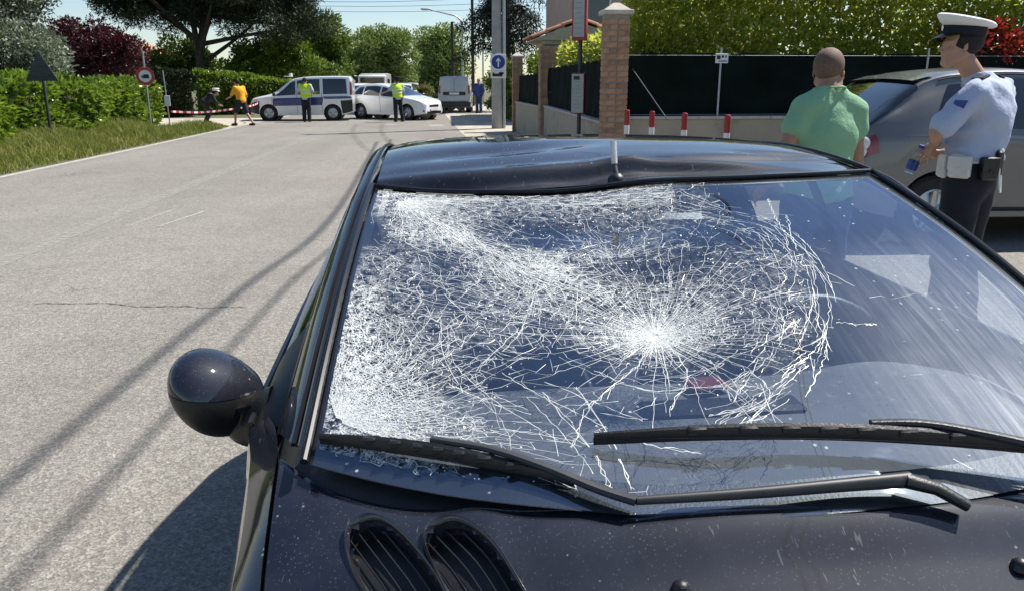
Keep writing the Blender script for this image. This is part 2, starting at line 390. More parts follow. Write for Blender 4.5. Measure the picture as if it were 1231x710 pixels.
def glass(name, tint, dust, f0=.05, dcol=(.5, .5, .5), streaks_haze=False):
    """one sheet: clear, mirror-like by angle, with a film of dust"""
    m, n, l = new_mat(name); nt = m.node_tree; n.remove(n['Principled BSDF'])
    tc = n.new('ShaderNodeTexCoord').outputs['Object']
    t = n.new('ShaderNodeBsdfTransparent'); t.inputs[0].default_value = (*tint, 1)
    g = n.new('ShaderNodeBsdfGlossy'); g.inputs['Roughness'].default_value = .02; g.inputs['Color'].default_value = (.62, .78, 1, 1)
    lw = n.new('ShaderNodeLayerWeight'); lw.inputs[0].default_value = .5
    fr = mth(nt, 'ADD', f0, mth(nt, 'MULTIPLY', mth(nt, 'POWER', lw.outputs['Facing'], 5.0), 1 - f0))
    a = n.new('ShaderNodeMixShader'); l.new(fr, a.inputs[0]); l.new(t.outputs[0], a.inputs[1]); l.new(g.outputs[0], a.inputs[2])
    d = n.new('ShaderNodeBsdfDiffuse'); d.inputs[0].default_value = (*dcol, 1)
    f = ramp(nt, noise(nt, 3.5, 6, .65, vec=tc), [(.35, dust * .35), (.7, dust)])
    if streaks_haze:
        # dried drips running down the screen, dust specks, painted haze of the sunlit dash
        mp = n.new('ShaderNodeMapping'); mp.inputs['Scale'].default_value = (38, 1.5, 2.2); l.new(tc, mp.inputs[0])
        st = ramp(nt, noise(nt, 2.0, 5, .75, vec=mp.outputs[0], dist=.5), [(.42, .12), (.72, .62)])
        st = mth(nt, 'MULTIPLY', st, ramp(nt, noise(nt, 4, 4, vec=tc), [(.36, .35), (.60, 1)]))
        sx = n.new('ShaderNodeSeparateXYZ'); l.new(tc, sx.inputs[0])
        right = ramp(nt, sx.outputs[0], [(.12, 0), (.38, 1)])
        low = ramp(nt, mth(nt, 'SUBTRACT', 1.26, sx.outputs[2]), [(.02, .05), (.24, 1)])
        st = mth(nt, 'MULTIPLY', mth(nt, 'ADD', st, .17), mth(nt, 'MULTIPLY', right, low))  # even pale film at lower right stands in for the sunlit dash's haze
        vo = n.new('ShaderNodeTexVoronoi'); vo.inputs['Scale'].default_value = 70; l.new(tc, vo.inputs['Vector'])
        sp = n.new('ShaderNodeSeparateColor'); l.new(vo.outputs['Color'], sp.inputs[0])
        dot = mth(nt, 'MULTIPLY', ramp(nt, vo.outputs['Distance'], [(.12, 1), (.24, 0)]), ramp(nt, sp.outputs[0], [(.90, 0), (.93, .75)]))
        dot = mth(nt, 'MULTIPLY', dot, ramp(nt, noise(nt, 5, 3, vec=tc), [(.42, .0), (.6, 1)]))
        f = mth(nt, 'ADD', f, mth(nt, 'ADD', st, dot), True)
    b = n.new('ShaderNodeMixShader'); l.new(f, b.inputs[0]); l.new(a.outputs[0], b.inputs[1]); l.new(d.outputs[0], b.inputs[2])
    l.new(b.outputs[0], n['Material Output'].inputs[0])
    return m
glass('side_glass', (.90, .93, .92), .02, .05)
glass('screen_glass', (.84, .90, .94), .015, .20, (.62, .64, .66), True)
def crack_mat():
    m, n, l = new_mat('crack'); nt = m.node_tree; b = n['Principled BSDF']
    b.inputs['Base Color'].default_value = (.88, .90, .88, 1); b.inputs['Roughness'].default_value = .35
    b.inputs['Specular IOR Level'].default_value = .8
    t = n.new('ShaderNodeBsdfTranslucent'); t.inputs[0].default_value = (.8, .86, .82, 1)
    mx = n.new('ShaderNodeMixShader'); mx.inputs[0].default_value = .25
    l.new(b.outputs[0], mx.inputs[1]); l.new(t.outputs[0], mx.inputs[2]); l.new(mx.outputs[0], n['Material Output'].inputs[0])
crack_mat()
def crushed_mat():
    """powdered glass: pale film broken up by noise"""
    m, n, l = new_mat('crushed'); nt = m.node_tree; b = n['Principled BSDF']
    tc = n.new('ShaderNodeTexCoord').outputs['Object']
    b.inputs['Base Color'].default_value = (.86, .88, .87, 1); b.inputs['Roughness'].default_value = .5
    vo = n.new('ShaderNodeTexVoronoi'); vo.feature = 'DISTANCE_TO_EDGE'; vo.inputs['Scale'].default_value = 150; l.new(tc, vo.inputs['Vector'])
    f = mth(nt, 'MULTIPLY', ramp(nt, noise(nt, 60, 5, .75, vec=tc), [(.42, 0), (.66, .8)]), ramp(nt, vo.outputs[0], [(.02, 1), (.30, .15)]))
    at = n.new('ShaderNodeAttribute'); at.attribute_name = 'dens'
    f = mth(nt, 'MULTIPLY', f, at.outputs['Fac'], True)
    t = n.new('ShaderNodeBsdfTransparent'); mx = n.new('ShaderNodeMixShader')
    l.new(f, mx.inputs[0]); l.new(t.outputs[0], mx.inputs[1]); l.new(b.outputs[0], mx.inputs[2])
    l.new(mx.outputs[0], n['Material Output'].inputs[0])
crushed_mat()
# ------------------------------------------------------------------ ground, road, verges
def sheet(name, poly, z, mat, label=None, cat=None, kind='structure'):
    b = MB(); b.add([(x, y, z) for x, y in poly], [tuple(range(len(poly)))]); o = b.build(name, mat)
    if kind: o['kind'] = kind
    if label: tag(o, label, cat)
    return o
sheet('ground', [(-900, -300), (900, -300), (900, 1500), (-900, 1500)], 0, 'soil')
sheet('road', [(-7.62, -40), (14, -40), (14, 13.0), (2.0, 13.0), (.9, 18), (.5, 30), (.5, 700), (-7.62, 700)], .006, 'asphalt')
sheet('gravel_verge', [(.85, 18.2), (2.1, 12.9), (2.6, 12.9), (2.6, 60), (-.1, 60), (-.1, 40), (.4, 26)], .010, 'gravel')
sheet('driveway', [(-7.6, 28.6), (-7.6, 37), (-14, 37), (-14, 33.2), (-9.2, 29.3)], .010, 'gravel')
def strip_line(name, pts, w, mat, z, label, cat):
    b = MB(); vs_ = []; pts = [np.array(p, float) for p in pts]
    for i, p in enumerate(pts):
        d = pts[min(i + 1, len(pts) - 1)] - pts[max(i - 1, 0)]; d /= np.linalg.norm(d); n_ = np.array((-d[1], d[0])); ww = w if np.isscalar(w) else w[i]
        vs_ += [(*(p + n_ * ww / 2), z), (*(p - n_ * ww / 2), z)]
    b.add(vs_, [(2 * i, 2 * i + 1, 2 * i + 3, 2 * i + 2) for i in range(len(pts) - 1)])
    o = b.build(name, mat); tag(o, label, cat); return o
o = strip_line('lane_line', [(-3.98, y) for y in np.linspace(-30, 120, 40)], .22, 'line_faint', .010, 'worn pale centre line along the road', 'road marking')
o = strip_line('edge_line', [(-7.50 + .02 * math.sin(y * .4), y) for y in np.linspace(-30, 120, 60)], .14, 'line_worn', .010, 'white edge line beside the grass verge', 'road marking')
strip_line('chalk_mark', [(-3.21, 9.02), (-3.10, 9.6), (-3.02, 10.08)], .035, 'chalk', .011, 'longer white scratch mark on the road, the nearer of two', 'road mark')
strip_line('chalk_mark', [(-3.55, 9.1), (-3.50, 9.7), (-3.44, 10.2)], .022, 'chalk', .011, 'shorter white scratch mark on the road, the farther of two', 'road mark')
cp = [(-3.0, 5.80)]
for k in range(60): cp.append((cp[-1][0] + .026, cp[-1][1] + RNG.normal(0, .010) - .003))
strip_line('tarmac_crack', cp, list(RNG.uniform(.006, .018, 61)), 'road_crack', .010, 'thin dark crack across the asphalt left of the black car', 'crack')
strip_line('tyre_mark', [(-3.4 + 1.55 * t ** 1.6, 31.6 - 12.6 * t) for t in np.linspace(0, 1, 24)], .17, 'tyre_mark', .011, 'left of two curved black tyre marks behind the black car', 'tyre mark', )
strip_line('tyre_mark', [(-2.45 + 1.30 * t ** 1.6, 31.8 - 12.6 * t) for t in np.linspace(0, 1, 24)], .17, 'tyre_mark', .011, 'right of two curved black tyre marks behind the black car', 'tyre mark')
strip_line('dark_strip', [(-6.0 + 6.6 * t, 29.6 + .25 * math.sin(3 * t)) for t in np.linspace(0, 1, 24)], .20, 'tyre_mark', .010, 'dark strip across the road before the police van', 'road mark')  # dark, slightly wavy strip laid across the road
for x, y, w, l, lab in ((-2.2, 30.6, .45, .5, 'left white spray mark on the road near the white hatchback'), (-.45, 29.4, .55, 1.2, 'right white spray mark on the road near the white hatchback')):
    strip_line('spray_mark', [(x, y), (x + .06, y + l / 2), (x, y + l)], w, 'chalk', .014, lab, 'road mark')
# ------------------------------------------------------------------ foliage
def leaf_mesh(name, P, size, mat, out=None, aspect=.5, droop=0, up=.35):
    """folded leaf blades at points P; out = outward directions that the blades lean to"""
    n = len(P); d = RNG.normal(0, 1, (n, 3))
    if out is not None: d = d * .75 + out * .9
    d[:, 2] += up - droop; d /= np.linalg.norm(d, axis=1)[:, None] + 1e-9
    a = RNG.normal(0, 1, (n, 3)); s = np.cross(d, a); s /= np.linalg.norm(s, axis=1)[:, None] + 1e-9; nn = np.cross(s, d)
    L = (size * RNG.uniform(.6, 1.35, n))[:, None]; w = L * aspect * .5; f = nn * L * .10
    b0 = P; tip = P + d * L; mid = P + d * L * .45
    V = np.stack([b0, mid + s * w + f, tip, mid - s * w + f], 1).reshape(-1, 3)
    i = 4 * np.arange(n)[:, None]; T = np.concatenate([i + np.array([0, 1, 2]), i + np.array([0, 2, 3])])
    me = fast_mesh(name, V, T, mat); me.attributes.new('rnd', 'FLOAT', 'POINT').data.foreach_set('value', np.repeat(RNG.random(n), 4).astype(np.float32))
    return me
def hedge(name, A, B, thick, z0, z1, n, size, mat, label, group=None, wav=.12, h1=None, core=True):
    """clipped hedge from A to B (front face first, thickness to the left of A->B)"""
    A, B = np.array(A, float), np.array(B, float); L = np.linalg.norm(B - A); d = (B - A) / L; nr = np.array((-d[1], d[0])); h1 = h1 or z1
    root = thing(name, label, 'hedge', (*((A + B) / 2 + nr * thick / 2), 0), 0, group); off = np.array((*((A + B) / 2 + nr * thick / 2), 0))
    per = RNG.random(n); s = RNG.uniform(0, L, n); zt = z1 + (h1 - z1) * s / L; q = np.empty(n); z = np.empty(n)
    a = z1 - z0; tot = 2 * a + thick; c1, c2 = a / tot * 1.25, a / tot * 1.25 + thick / tot * 1.1
    fr = per < c1; tp = (per >= c1) & (per < c2); bk = per >= c2
    q[fr] = np.abs(RNG.normal(0, .09, fr.sum())) - .05; z[fr] = z0 + (zt[fr] - z0) * RNG.random(fr.sum())
    q[tp] = RNG.uniform(0, thick, tp.sum()); z[tp] = zt[tp] - np.abs(RNG.normal(0, .09, tp.sum())) + .05
    q[bk] = thick - np.abs(RNG.normal(0, .09, bk.sum())); z[bk] = z0 + (zt[bk] - z0) * RNG.random(bk.sum())
    if not core:
        iv = RNG.random(n) < .45; q[iv] = RNG.uniform(0, thick, iv.sum()); z[iv] = z0 + (zt[iv] - z0) * RNG.random(iv.sum())
    lump = wav * (np.sin(s * 2.1 + z * 1.7) * .5 + np.sin(s * 5.3 - z * 3.1) * .35 + np.sin(z * 6 + s * .9) * .25)
    q = q - lump * fr; z = z + lump * .7 * tp
    P = np.stack([A[0] + d[0] * s + nr[0] * q, A[1] + d[1] * s + nr[1] * q, z], 1) - off
    out = np.zeros((n, 3)); out[fr, :2] = -nr; out[tp, 2] = 1; out[bk, :2] = nr
    link('foliage', leaf_mesh('foliage', P, size, mat, out), root)['kind'] = 'stuff'
    if not core: return root
    c = MB(); m = (A + B) / 2 + nr * thick / 2 - off[:2]
    c.box((m[0], m[1], (z0 + min(z1, h1) - .22) / 2), (L - .1, max(.1, thick - .3), min(z1, h1) - .22 - z0 * 0), math.atan2(d[1], d[0])); c.build('twigs', 'bark', root)
    return root
def tree(name, label, X, Y, h0, crown, n, size, mat, bark='bark', trunk_r=.16, clumps=40, group=None, aspect=.5, droop=0, flat=.0, limbs=9, up=.35, shell=.55, lean=0, extra=None):
    """crown = (dx, dy, cz, rx, ry, rz)"""
    root = thing(name, label, 'tree', (X, Y, 0), 0, group); dx, dy, cz, rx, ry, rz = crown; cc = np.array((dx, dy, cz))
    g = RNG.normal(0, 1, (clumps, 3)); g /= np.linalg.norm(g, axis=1)[:, None]; g *= (shell + (1 - shell) * RNG.random((clumps, 1)) ** .6)
    if flat: g[:, 2] = np.abs(g[:, 2]) * (1 - flat) + g[:, 2] * flat
    C = cc + g * np.array((rx, ry, rz)) * .86
    if extra is not None: C = np.concatenate([C, np.array(extra)])
    k = len(C); sz = RNG.uniform(.55, 1.25, k) * min(rx, rz) * (.40 if clumps < 60 else .30); who = RNG.choice(k, n, p=sz ** 2 / (sz ** 2).sum())
    o = RNG.normal(0, 1, (n, 3)); o /= np.linalg.norm(o, axis=1)[:, None]; rad = RNG.random((n, 1)) ** .45
    P = C[who] + o * rad * sz[who][:, None] * np.array((1, 1, .75)) + RNG.normal(0, .04, (n, 3)); P[:, 2] = np.maximum(P[:, 2], .15)
    link('crown', leaf_mesh('crown', P, size, mat, o, aspect, droop, up), root)['kind'] = 'stuff'
    t = MB(); top = np.array((dx * .6, dy * .6, max(h0, cz - rz * .2)))
    tp = smooth_path([(0, 0, -.1), (lean * .3 + .05, .03, h0 * .5), (lean, 0, h0), tuple(top), tuple(cc + np.array((0, 0, rz * .5)))], 4); m = len(tp)
    t.tube(tp, [trunk_r * (1.25 - 1.1 * i / (m - 1)) for i in range(m)], 9)
    for c_ in C[RNG.choice(len(C), min(limbs, len(C)), False)]:
        b0 = np.array(tp[int(m * RNG.uniform(.40, .7))]); mid = (b0 + c_) / 2 + np.array((0, 0, .25 * rz * RNG.uniform(-.3, .6)))
        t.tube(smooth_path([b0, mid, c_], 4), [trunk_r * .5 * (1 - .85 * i / 8) for i in range(9)], 6)
    t.build('trunk', bark, root, True); return root
# left: laurel hedge, grass verge
hedge('laurel_hedge', (-10.9, 11), (-10.9, 31.8), 1.1, 0, 1.62, 26000, .19, 'leaf_laurel', 'long bright laurel hedge behind the roadside grass', wav=.30, h1=1.42)
hedge('garden_hedge', (-14.6, 36.2), (-11.6, 38.6), .9, 0, 2.0, 9000, .15, 'leaf_pine', 'dark hedge under the pine tree, shade put into its leaf colour')  # pine leaf colour darkens this hedge in place of the pine's shade
hedge('garden_hedge', (-11.9, 40.6), (-7.6, 42.6), 1.0, 0, 2.05, 11000, .17, 'leaf_laurel', 'sunlit yellow-green hedge behind the police van bonnet', h1=1.5)
n = 30000; s = RNG.random(n) ** .9; yy = 11 + 18.6 * s; wmax = np.interp(yy, [11, 24, 27.5, 29.6], [3.3, 3.3, 2.6, .3]); x0 = np.interp(yy, [11, 24, 29.6], [-7.68, -7.68, -7.75])
xx = x0 - wmax * RNG.random(n) ** .85
hgt = np.interp(-7.7 - xx, [0, .4, 1.6, 3.3], [.08, .17, .28, .36]) * RNG.uniform(.45, 1.3, n) * (1 + .35 * np.sin(yy * 1.3 + xx * 2))
P = np.stack([xx, yy, np.zeros(n)], 1); an = RNG.uniform(0, 2 * PI, n); ln = RNG.normal(0, .35, (n, 2)) * hgt[:, None]
w = RNG.uniform(.006, .014, n); sx = np.stack([np.cos(an) * w, np.sin(an) * w, np.zeros(n)], 1)
V = np.stack([P - sx, P + sx, P + np.stack([ln[:, 0] * .4, ln[:, 1] * .4, hgt * .6], 1) + sx * .7, P + np.stack([ln[:, 0] * .4, ln[:, 1] * .4, hgt * .6], 1) - sx * .7, P + np.stack([ln[:, 0], ln[:, 1], hgt], 1)], 1).reshape(-1, 3)
i = 5 * np.arange(n)[:, None]; T = np.concatenate([i + np.array([0, 1, 2]), i + np.array([0, 2, 3]), i + np.array([3, 2, 4])])
gm = fast_mesh('verge_grass', V, T, 'grass'); gm.attributes.new('rnd', 'FLOAT', 'POINT').data.foreach_set('value', np.repeat(RNG.random(n), 5).astype(np.float32))
tag(link('verge_grass', gm), 'tall uncut grass of the left verge along the hedge', 'grass', kind='stuff')
# right: tall hedge behind the screened fence and along the road wall
hedge('boundary_hedge', (2.55, 11.55), (12.5, 11.55), .95, .6, 3.05, 72000, .105, 'leaf_hedge_r', 'tall clipped hedge above the dark fence screen', wav=.10, core=False)
hedge('boundary_hedge', (2.62, 19.0), (2.62, 12.2), .8, .3, 2.28, 12000, .12, 'leaf_hedge_r', 'hedge leaning over the roadside wall between the brick pillars', wav=.16)
hedge('boundary_hedge', (2.62, 26.2), (2.62, 21.6), .7, .3, 2.25, 5500, .12, 'leaf_bright', 'short stretch of hedge between the gate and the farthest brick pillar', wav=.16)
tree('red_shrub', 'red-leaved shrub in the hedge behind the officer in the white cap', 7.75, 11.5, .8, (0, -.1, 2.0, .75, .40, .42), 2600, .09, 'leaf_red', clumps=22, trunk_r=.04)
tree('silver_tree', 'silvery grey-leaved tree behind the hedge at far left', -13.6, 26.5, 1.2, (.1, 0, 3.3, 2.25, 2.0, 2.6), 30000, .13, 'leaf_silver', clumps=60, shell=.3)
tree('plum_tree', 'dark purple plum tree beside the silvery tree', -13.1, 32.5, 1.0, (0, 0, 2.65, 1.85, 1.5, 1.5), 18000, .12, 'leaf_plum', clumps=40, shell=.25)
tree('pine_tree', 'large dark pine spreading over the left roadside', -13.2, 46, 2.9, (1.0, .5, 6.3, 7.2, 4.6, 3.1), 90000, .26, 'leaf_pine', trunk_r=.30, clumps=120, aspect=.16, limbs=22, shell=.05, flat=.75, extra=[(-2.6, -1, 4.8), (0, -1, 5.0), (2.6, -1, 4.6), (4.2, -1.2, 4.2), (5.2, -1, 3.9), (-3.6, 0, 5.1), (4.0, -.5, 4.9), (5.8, -.3, 5.0), (-1.7, 1, 4.7), (1.8, .4, 4.5), (6.4, .2, 4.6), (5.4, .6, 4.4), (-4.8, .5, 5.5)])
tree('garden_tree', 'yellow-green leafy tree beneath the pine', -9.6, 47.5, 1.0, (0, 0, 2.7, 3.0, 1.5, 1.6), 14000, .20, 'leaf_bright', clumps=40, shell=.2)
tree('garden_tree', 'olive-green shrubby tree seen past the pine trunk', -15.2, 50, 1.0, (0, 0, 2.6, 2.6, 1.6, 1.7), 11000, .20, 'leaf_mid', clumps=34, shell=.2)
tree('roadside_tree', 'dark green broadleaf tree behind the police van', -8.5, 57, 1.0, (0, 0, 3.7, 2.9, 2.4, 3.5), 20000, .26, 'leaf_mid', trunk_r=.3, clumps=60, shell=.2)
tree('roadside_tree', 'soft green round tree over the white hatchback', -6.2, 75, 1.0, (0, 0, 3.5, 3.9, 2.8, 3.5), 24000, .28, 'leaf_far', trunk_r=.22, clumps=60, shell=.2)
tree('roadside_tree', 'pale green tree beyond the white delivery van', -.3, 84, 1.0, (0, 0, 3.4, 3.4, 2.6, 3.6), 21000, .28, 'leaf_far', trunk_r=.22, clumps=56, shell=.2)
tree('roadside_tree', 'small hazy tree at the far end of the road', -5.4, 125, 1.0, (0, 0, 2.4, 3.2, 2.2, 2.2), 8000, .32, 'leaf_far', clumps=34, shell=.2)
tree('roadside_tree', 'bushy tree at the right of the far road end', -1.6, 112, 1.0, (0, 0, 2.2, 2.0, 2.2, 2.0), 6000, .32, 'leaf_mid', clumps=34, shell=.2)
tree('backdrop_tree', 'dark tree filling the gap behind the plum tree', -19.5, 48, 1.2, (0, 0, 2.7, 3.0, 2.4, 2.0), 8000, .26, 'leaf_mid', clumps=40, shell=.2)
tree('backdrop_tree', 'green tree behind the silvery tree', -19.5, 36, 1.2, (0, 0, 2.6, 2.8, 2.2, 1.9), 7000, .24, 'leaf_mid', clumps=36, shell=.2)
tree('backdrop_tree', 'low dark tree left of the orange roof', -16.4, 40, .8, (0, 0, 1.8, 1.9, 1.5, 1.3), 6000, .2, 'leaf_pine', clumps=30, shell=.2)
tree('verge_shrub', 'dry pale shrub in front of the white delivery van', -1.75, 52, .3, (0, 0, .75, .85, .7, .72), 2600, .16, 'leaf_dry', clumps=20, trunk_r=.04)
tree('verge_shrub', 'silver-green bush left of the concrete pole', 2.9, 40, .6, (0, 0, 1.7, 1.05, .9, 1.05), 4200, .14, 'leaf_bright', clumps=26, trunk_r=.05)
tree('verge_shrub', 'low dark bush at the foot of the wall beyond the pole', 2.3, 33.5, .3, (0, 0, .75, .6, 1.4, .65), 2600, .14, 'leaf_mid', clumps=20, trunk_r=.04)
# drooping cedar: tiers of hanging sprays
ced = thing('cedar_tree', 'dark drooping cedar behind the concrete pole', 'tree', (3.2, 45, 0))
t = MB(); t.tube([(0, 0, -.1), (.05, 0, 4), (0, 0, 8), (0, 0, 12)], [.30, .25, .16, .04], 10); PP = []
for k in range(96):
    h = 2.9 + 8.6 * (k / 96) ** .9; a = RNG.uniform(0, 2 * PI); L = (2.95 - .20 * (h - 2.9)) * RNG.uniform(.55, 1.05)
    path = smooth_path([(0, 0, h), (math.cos(a) * L * .5, math.sin(a) * L * .5, h + .35), (math.cos(a) * L, math.sin(a) * L, h - .15 - .25 * RNG.random())], 6)
    t.tube(path, [.05 * (1 - .9 * i / 12) for i in range(13)], 5)
    for p in path[3:]:
        m = RNG.integers(18, 30); q = p + np.c_[RNG.normal(0, .22, (m, 2)), -np.abs(RNG.normal(0, .30, m)) + .06]; PP.append(q)
PP = np.concatenate(PP); link('crown', leaf_mesh('crown', PP, .26, 'leaf_cedar', None, .22, 1.1, 0), ced)['kind'] = 'stuff'; t.build('trunk', 'bark', ced, True)
# ------------------------------------------------------------------ walls, pillars, fence
bricks = {}
def brick_mesh(l, w, h, k):
    key = (round(l, 3), round(w, 3), h, k)
    if key not in bricks: bricks[key] = MB().box((0, 0, 0), (l, w, h), bev=.004).mesh('brick', M('brick_' + 'abc'[k]))
    return bricks[key]
def brick_pillar(label, X, Y, w, h, course=.0735, cap=True):
    root = thing('brick_pillar', label, 'pillar', (X, Y, 0)); MB().box((0, 0, h / 2), (w - .016, w - .016, h)).build('mortar_core', 'mortar', root)
    n = int(h / course); t = .055; bh = course - .012
    for c in range(n):
        z = (c + .5) * course; long = w - t - .01
        for k in range(4):     # pinwheel: each face one stretcher and the end of its neighbour
            a = PI / 2 * k + (0 if c % 2 else 0); flip = 1 if c % 2 else -1
            for (px, l) in (((-flip) * (w / 2 - long * .31 - 0), long * .60), (flip * (w / 2 - long * .19 - t * 1.0 - .004), long * .38)):
                o = link('brick', brick_mesh(l, t, bh, random.choice((0, 0, 1, 1, 2))), root)
                o.location = (math.cos(a) * px - math.sin(a) * -(w / 2 - t / 2 + random.uniform(0, .002)), math.sin(a) * px + math.cos(a) * -(w / 2 - t / 2 + random.uniform(0, .002)), z); o.rotation_euler = (0, 0, a)
    if cap:
        b = MB(); b.box((0, 0, h + .03), (w + .08, w + .08, .06), bev=.01); b.box((0, 0, h + .0595 + .045), (w + .02, w + .02, .09), taper=.25); b.build('cap', 'cap_stone', root)
    return root
def wall(label, A, B, th, h, mat='render_cream'):
    A, B = np.array(A), np.array(B); m = (A + B) / 2; L = np.linalg.norm(B - A); a = math.atan2(B[1] - A[1], B[0] - A[0])
    root = thing('garden_wall', label, 'wall', (m[0], m[1], 0), a)
    MB().box((0, 0, h / 2), (L, th, h), bev=.006).build('wall_body', mat, root)
    k = max(1, int(L / 1.0))
    for i in range(k): MB().box((-L / 2 + (i + .5) * L / k, 0, h + .02), (L / k - .006, th + .05, .04), bev=.008).build('coping', 'cap_stone', root)
    return root
def screen(label, A, B, z0, z1, posts, group=None):
    A, B = np.array(A), np.array(B); L = np.linalg.norm(B - A); a = math.atan2(B[1] - A[1], B[0] - A[0])
    root = thing('screen_fence', label, 'fence', (*((A + B) / 2), z0), a, group)
    b = MB(); b.grid(lambda x, z: (x, .018 * math.sin(x * 4.1) * math.sin(z * 3) + .010 * math.sin(x * 11 + z * 5), z - z0 + .012 * math.sin(x * 9) * (z > (z0 + z1) / 2)), int(L * 10) + 2, 9, (-L / 2, L / 2), (z0, z1)); b.build('screen', 'screen_mesh', root, True)
    for p in posts: MB().cyl((-L / 2 + p, -.045, 0), (-L / 2 + p, -.045, z1 - z0 + .08), .015, n=10).build('post', 'steel', root, True)
    for z in (.02, z1 - z0 - .02): MB().cyl((-L / 2, -.03, z), (L / 2, -.03, z), .003, n=5).build('wire', 'steel', root)
    return root
brick_pillar('tallest brick pillar with stone cap at the wall corner', 2.235, 10.95, .315, 2.40)
brick_pillar('brick gate pillar under the tiled canopy', 2.44, 19.6, .48, 2.36, .0735, False)
brick_pillar('plain brick pier behind the gate pillar under the canopy', 2.98, 20.3, .46, 2.40, .0735, False)
brick_pillar('farthest brick pillar with pale cap near the concrete pole', 2.25, 26.3, .32, 2.30)
wall('cream rendered wall under the dark screen fence behind the parked car', (2.42, 11.05), (12.5, 11.05), .18, 1.06)
wall('cream wall along the road between the corner pillar and the gate', (2.24, 11.12), (2.38, 19.34), .18, .98)
wall('short cream wall beyond the gate pillar', (2.46, 19.86), (2.27, 26.12), .18, .92)
f = screen('dark green screen fence above the cream wall by the parked car', (2.44, 11.07), (12.5, 11.07), 1.10, 1.92, (1.27, 2.68, 4.2, 5.7, 7.2, 8.7))
MB().cyl((-5.03 + .05, -.09, .62), (-5.03 + .42, -.60, -.02), .008, n=8).build('stay', 'dark_steel', f, True)
screen('dark screen fence along the roadside wall', (2.26, 11.2), (2.38, 19.3), 1.02, 1.86, (2.5, 5, 7.5))
screen('short dark screen fence beyond the gate pillar', (2.47, 19.9), (2.29, 26.1), .96, 1.75, (1.6, 4.2))
# canopy with roof tiles over the gate
can = thing('gate_canopy', 'small tiled canopy over the gate between the brick piers', 'canopy', (3.0, 20.2, 2.40))
MB().box((.15, .3, .05), (1.7, 1.9, .10), bev=.01).build('soffit', 'render_cream', can)
def rz_(x): return .13 + .38 * (x + .95) / 1.1 if x < .15 else .13 + .38 * (1.25 - x) / 1.1
MB().prism([(-.95, .10), (1.25, .10), (1.25, .13), (.15, .50), (-.95, .13)], lambda x, z: (x, -.72, z), lambda x, z: (x, 1.32, z)).build('gable', 'render_cream', can)
tl = MB(); tl.grid(lambda x, a: (x, .085 * math.cos(a) * (1 + .12 * x / .4), .075 * math.sin(a) - .02 * x), 3, 7, (0, .42), (0, PI)); tl.grid(lambda x, a: (x, .070 * math.cos(a), .060 * math.sin(a) - .02 * x), 3, 7, (0, .42), (0, PI)); tm = tl.mesh('roof_tile', M('tile_red'), 50)
for i in range(12):
    for s in (-1, 1):
        for c in range(3):
            o = link('roof_tile', tm, can); sl = math.atan2(.38, 1.1)
            x = (.15 + s * (1.14 - c * .36 - .0)) ; o.location = (x, -.72 + .085 + i * .175, rz_(x) + .035 + .012 * c)
            o.rotation_euler = (0, -sl if s < 0 else -sl, 0 if s < 0 else PI)
MB().tube([(.15, -.76, .56), (.15, 1.36, .56)], .09, 10).build('ridge', 'tile_red', can, True)
# pink house behind, orange-roofed house at left, far house
def house(label, X, Y, sx, sy, h, mat, roofh, name='house', wins=()):
    root = thing(name, label, 'house', (X, Y, 0)); MB().box((0, 0, h / 2), (sx, sy, h)).build('wall', mat, root)
    r_ = MB(); e = .5; r_.add([(-sx / 2 - e, -sy / 2 - e, h), (sx / 2 + e, -sy / 2 - e, h), (sx / 2 + e, sy / 2 + e, h), (-sx / 2 - e, sy / 2 + e, h), (-sx / 2 * .3, 0, h + roofh), (sx / 2 * .3, 0, h + roofh), (-sx / 2 - e, -sy / 2 - e, h - .12), (sx / 2 + e, -sy / 2 - e, h - .12), (sx / 2 + e, sy / 2 + e, h - .12), (-sx / 2 - e, sy / 2 + e, h - .12)],
        [(0, 1, 5, 4), (1, 2, 5), (2, 3, 4, 5), (3, 0, 4), (0, 6, 7, 1), (1, 7, 8, 2), (2, 8, 9, 3), (3, 9, 6, 0), (9, 8, 7, 6)]); rf = r_.build('roof', 'tile_red', root)
    for (x, z, w, hh) in wins:
        f_ = MB().box((x, -sy / 2 - .02, z), (w + .16, .08, hh + .16), bev=.01).build('window', 'white_paint', root); MB().box((x, -sy / 2 - .055, z), (w, .02, hh)).build('pane', 'far_glass', f_)
    return root
house('pink rendered house behind the tall pillar and bus stop sign', 9.05, 36.5, 8.4, 8, 6.4, 'render_pink', 1.6, wins=((-3.2, 4.4, 1.0, 1.3), (0, 4.4, 1.0, 1.3), (-3.2, 1.6, 1.0, 1.3)))
house('low house with orange tiled roof among the trees at left', -20.3, 53, 6.0, 6, 3.0, 'render_cream', 1.25, wins=((-1.5, 1.8, .9, 1.1), (1.5, 1.8, .9, 1.1)))
house('distant house with red roof at the end of the road', -5.6, 150, 7, 7, 2.9, 'render_pink', 1.6, wins=((-1.5, 1.6, .9, 1.1), (1.5, 1.6, .9, 1.1)))
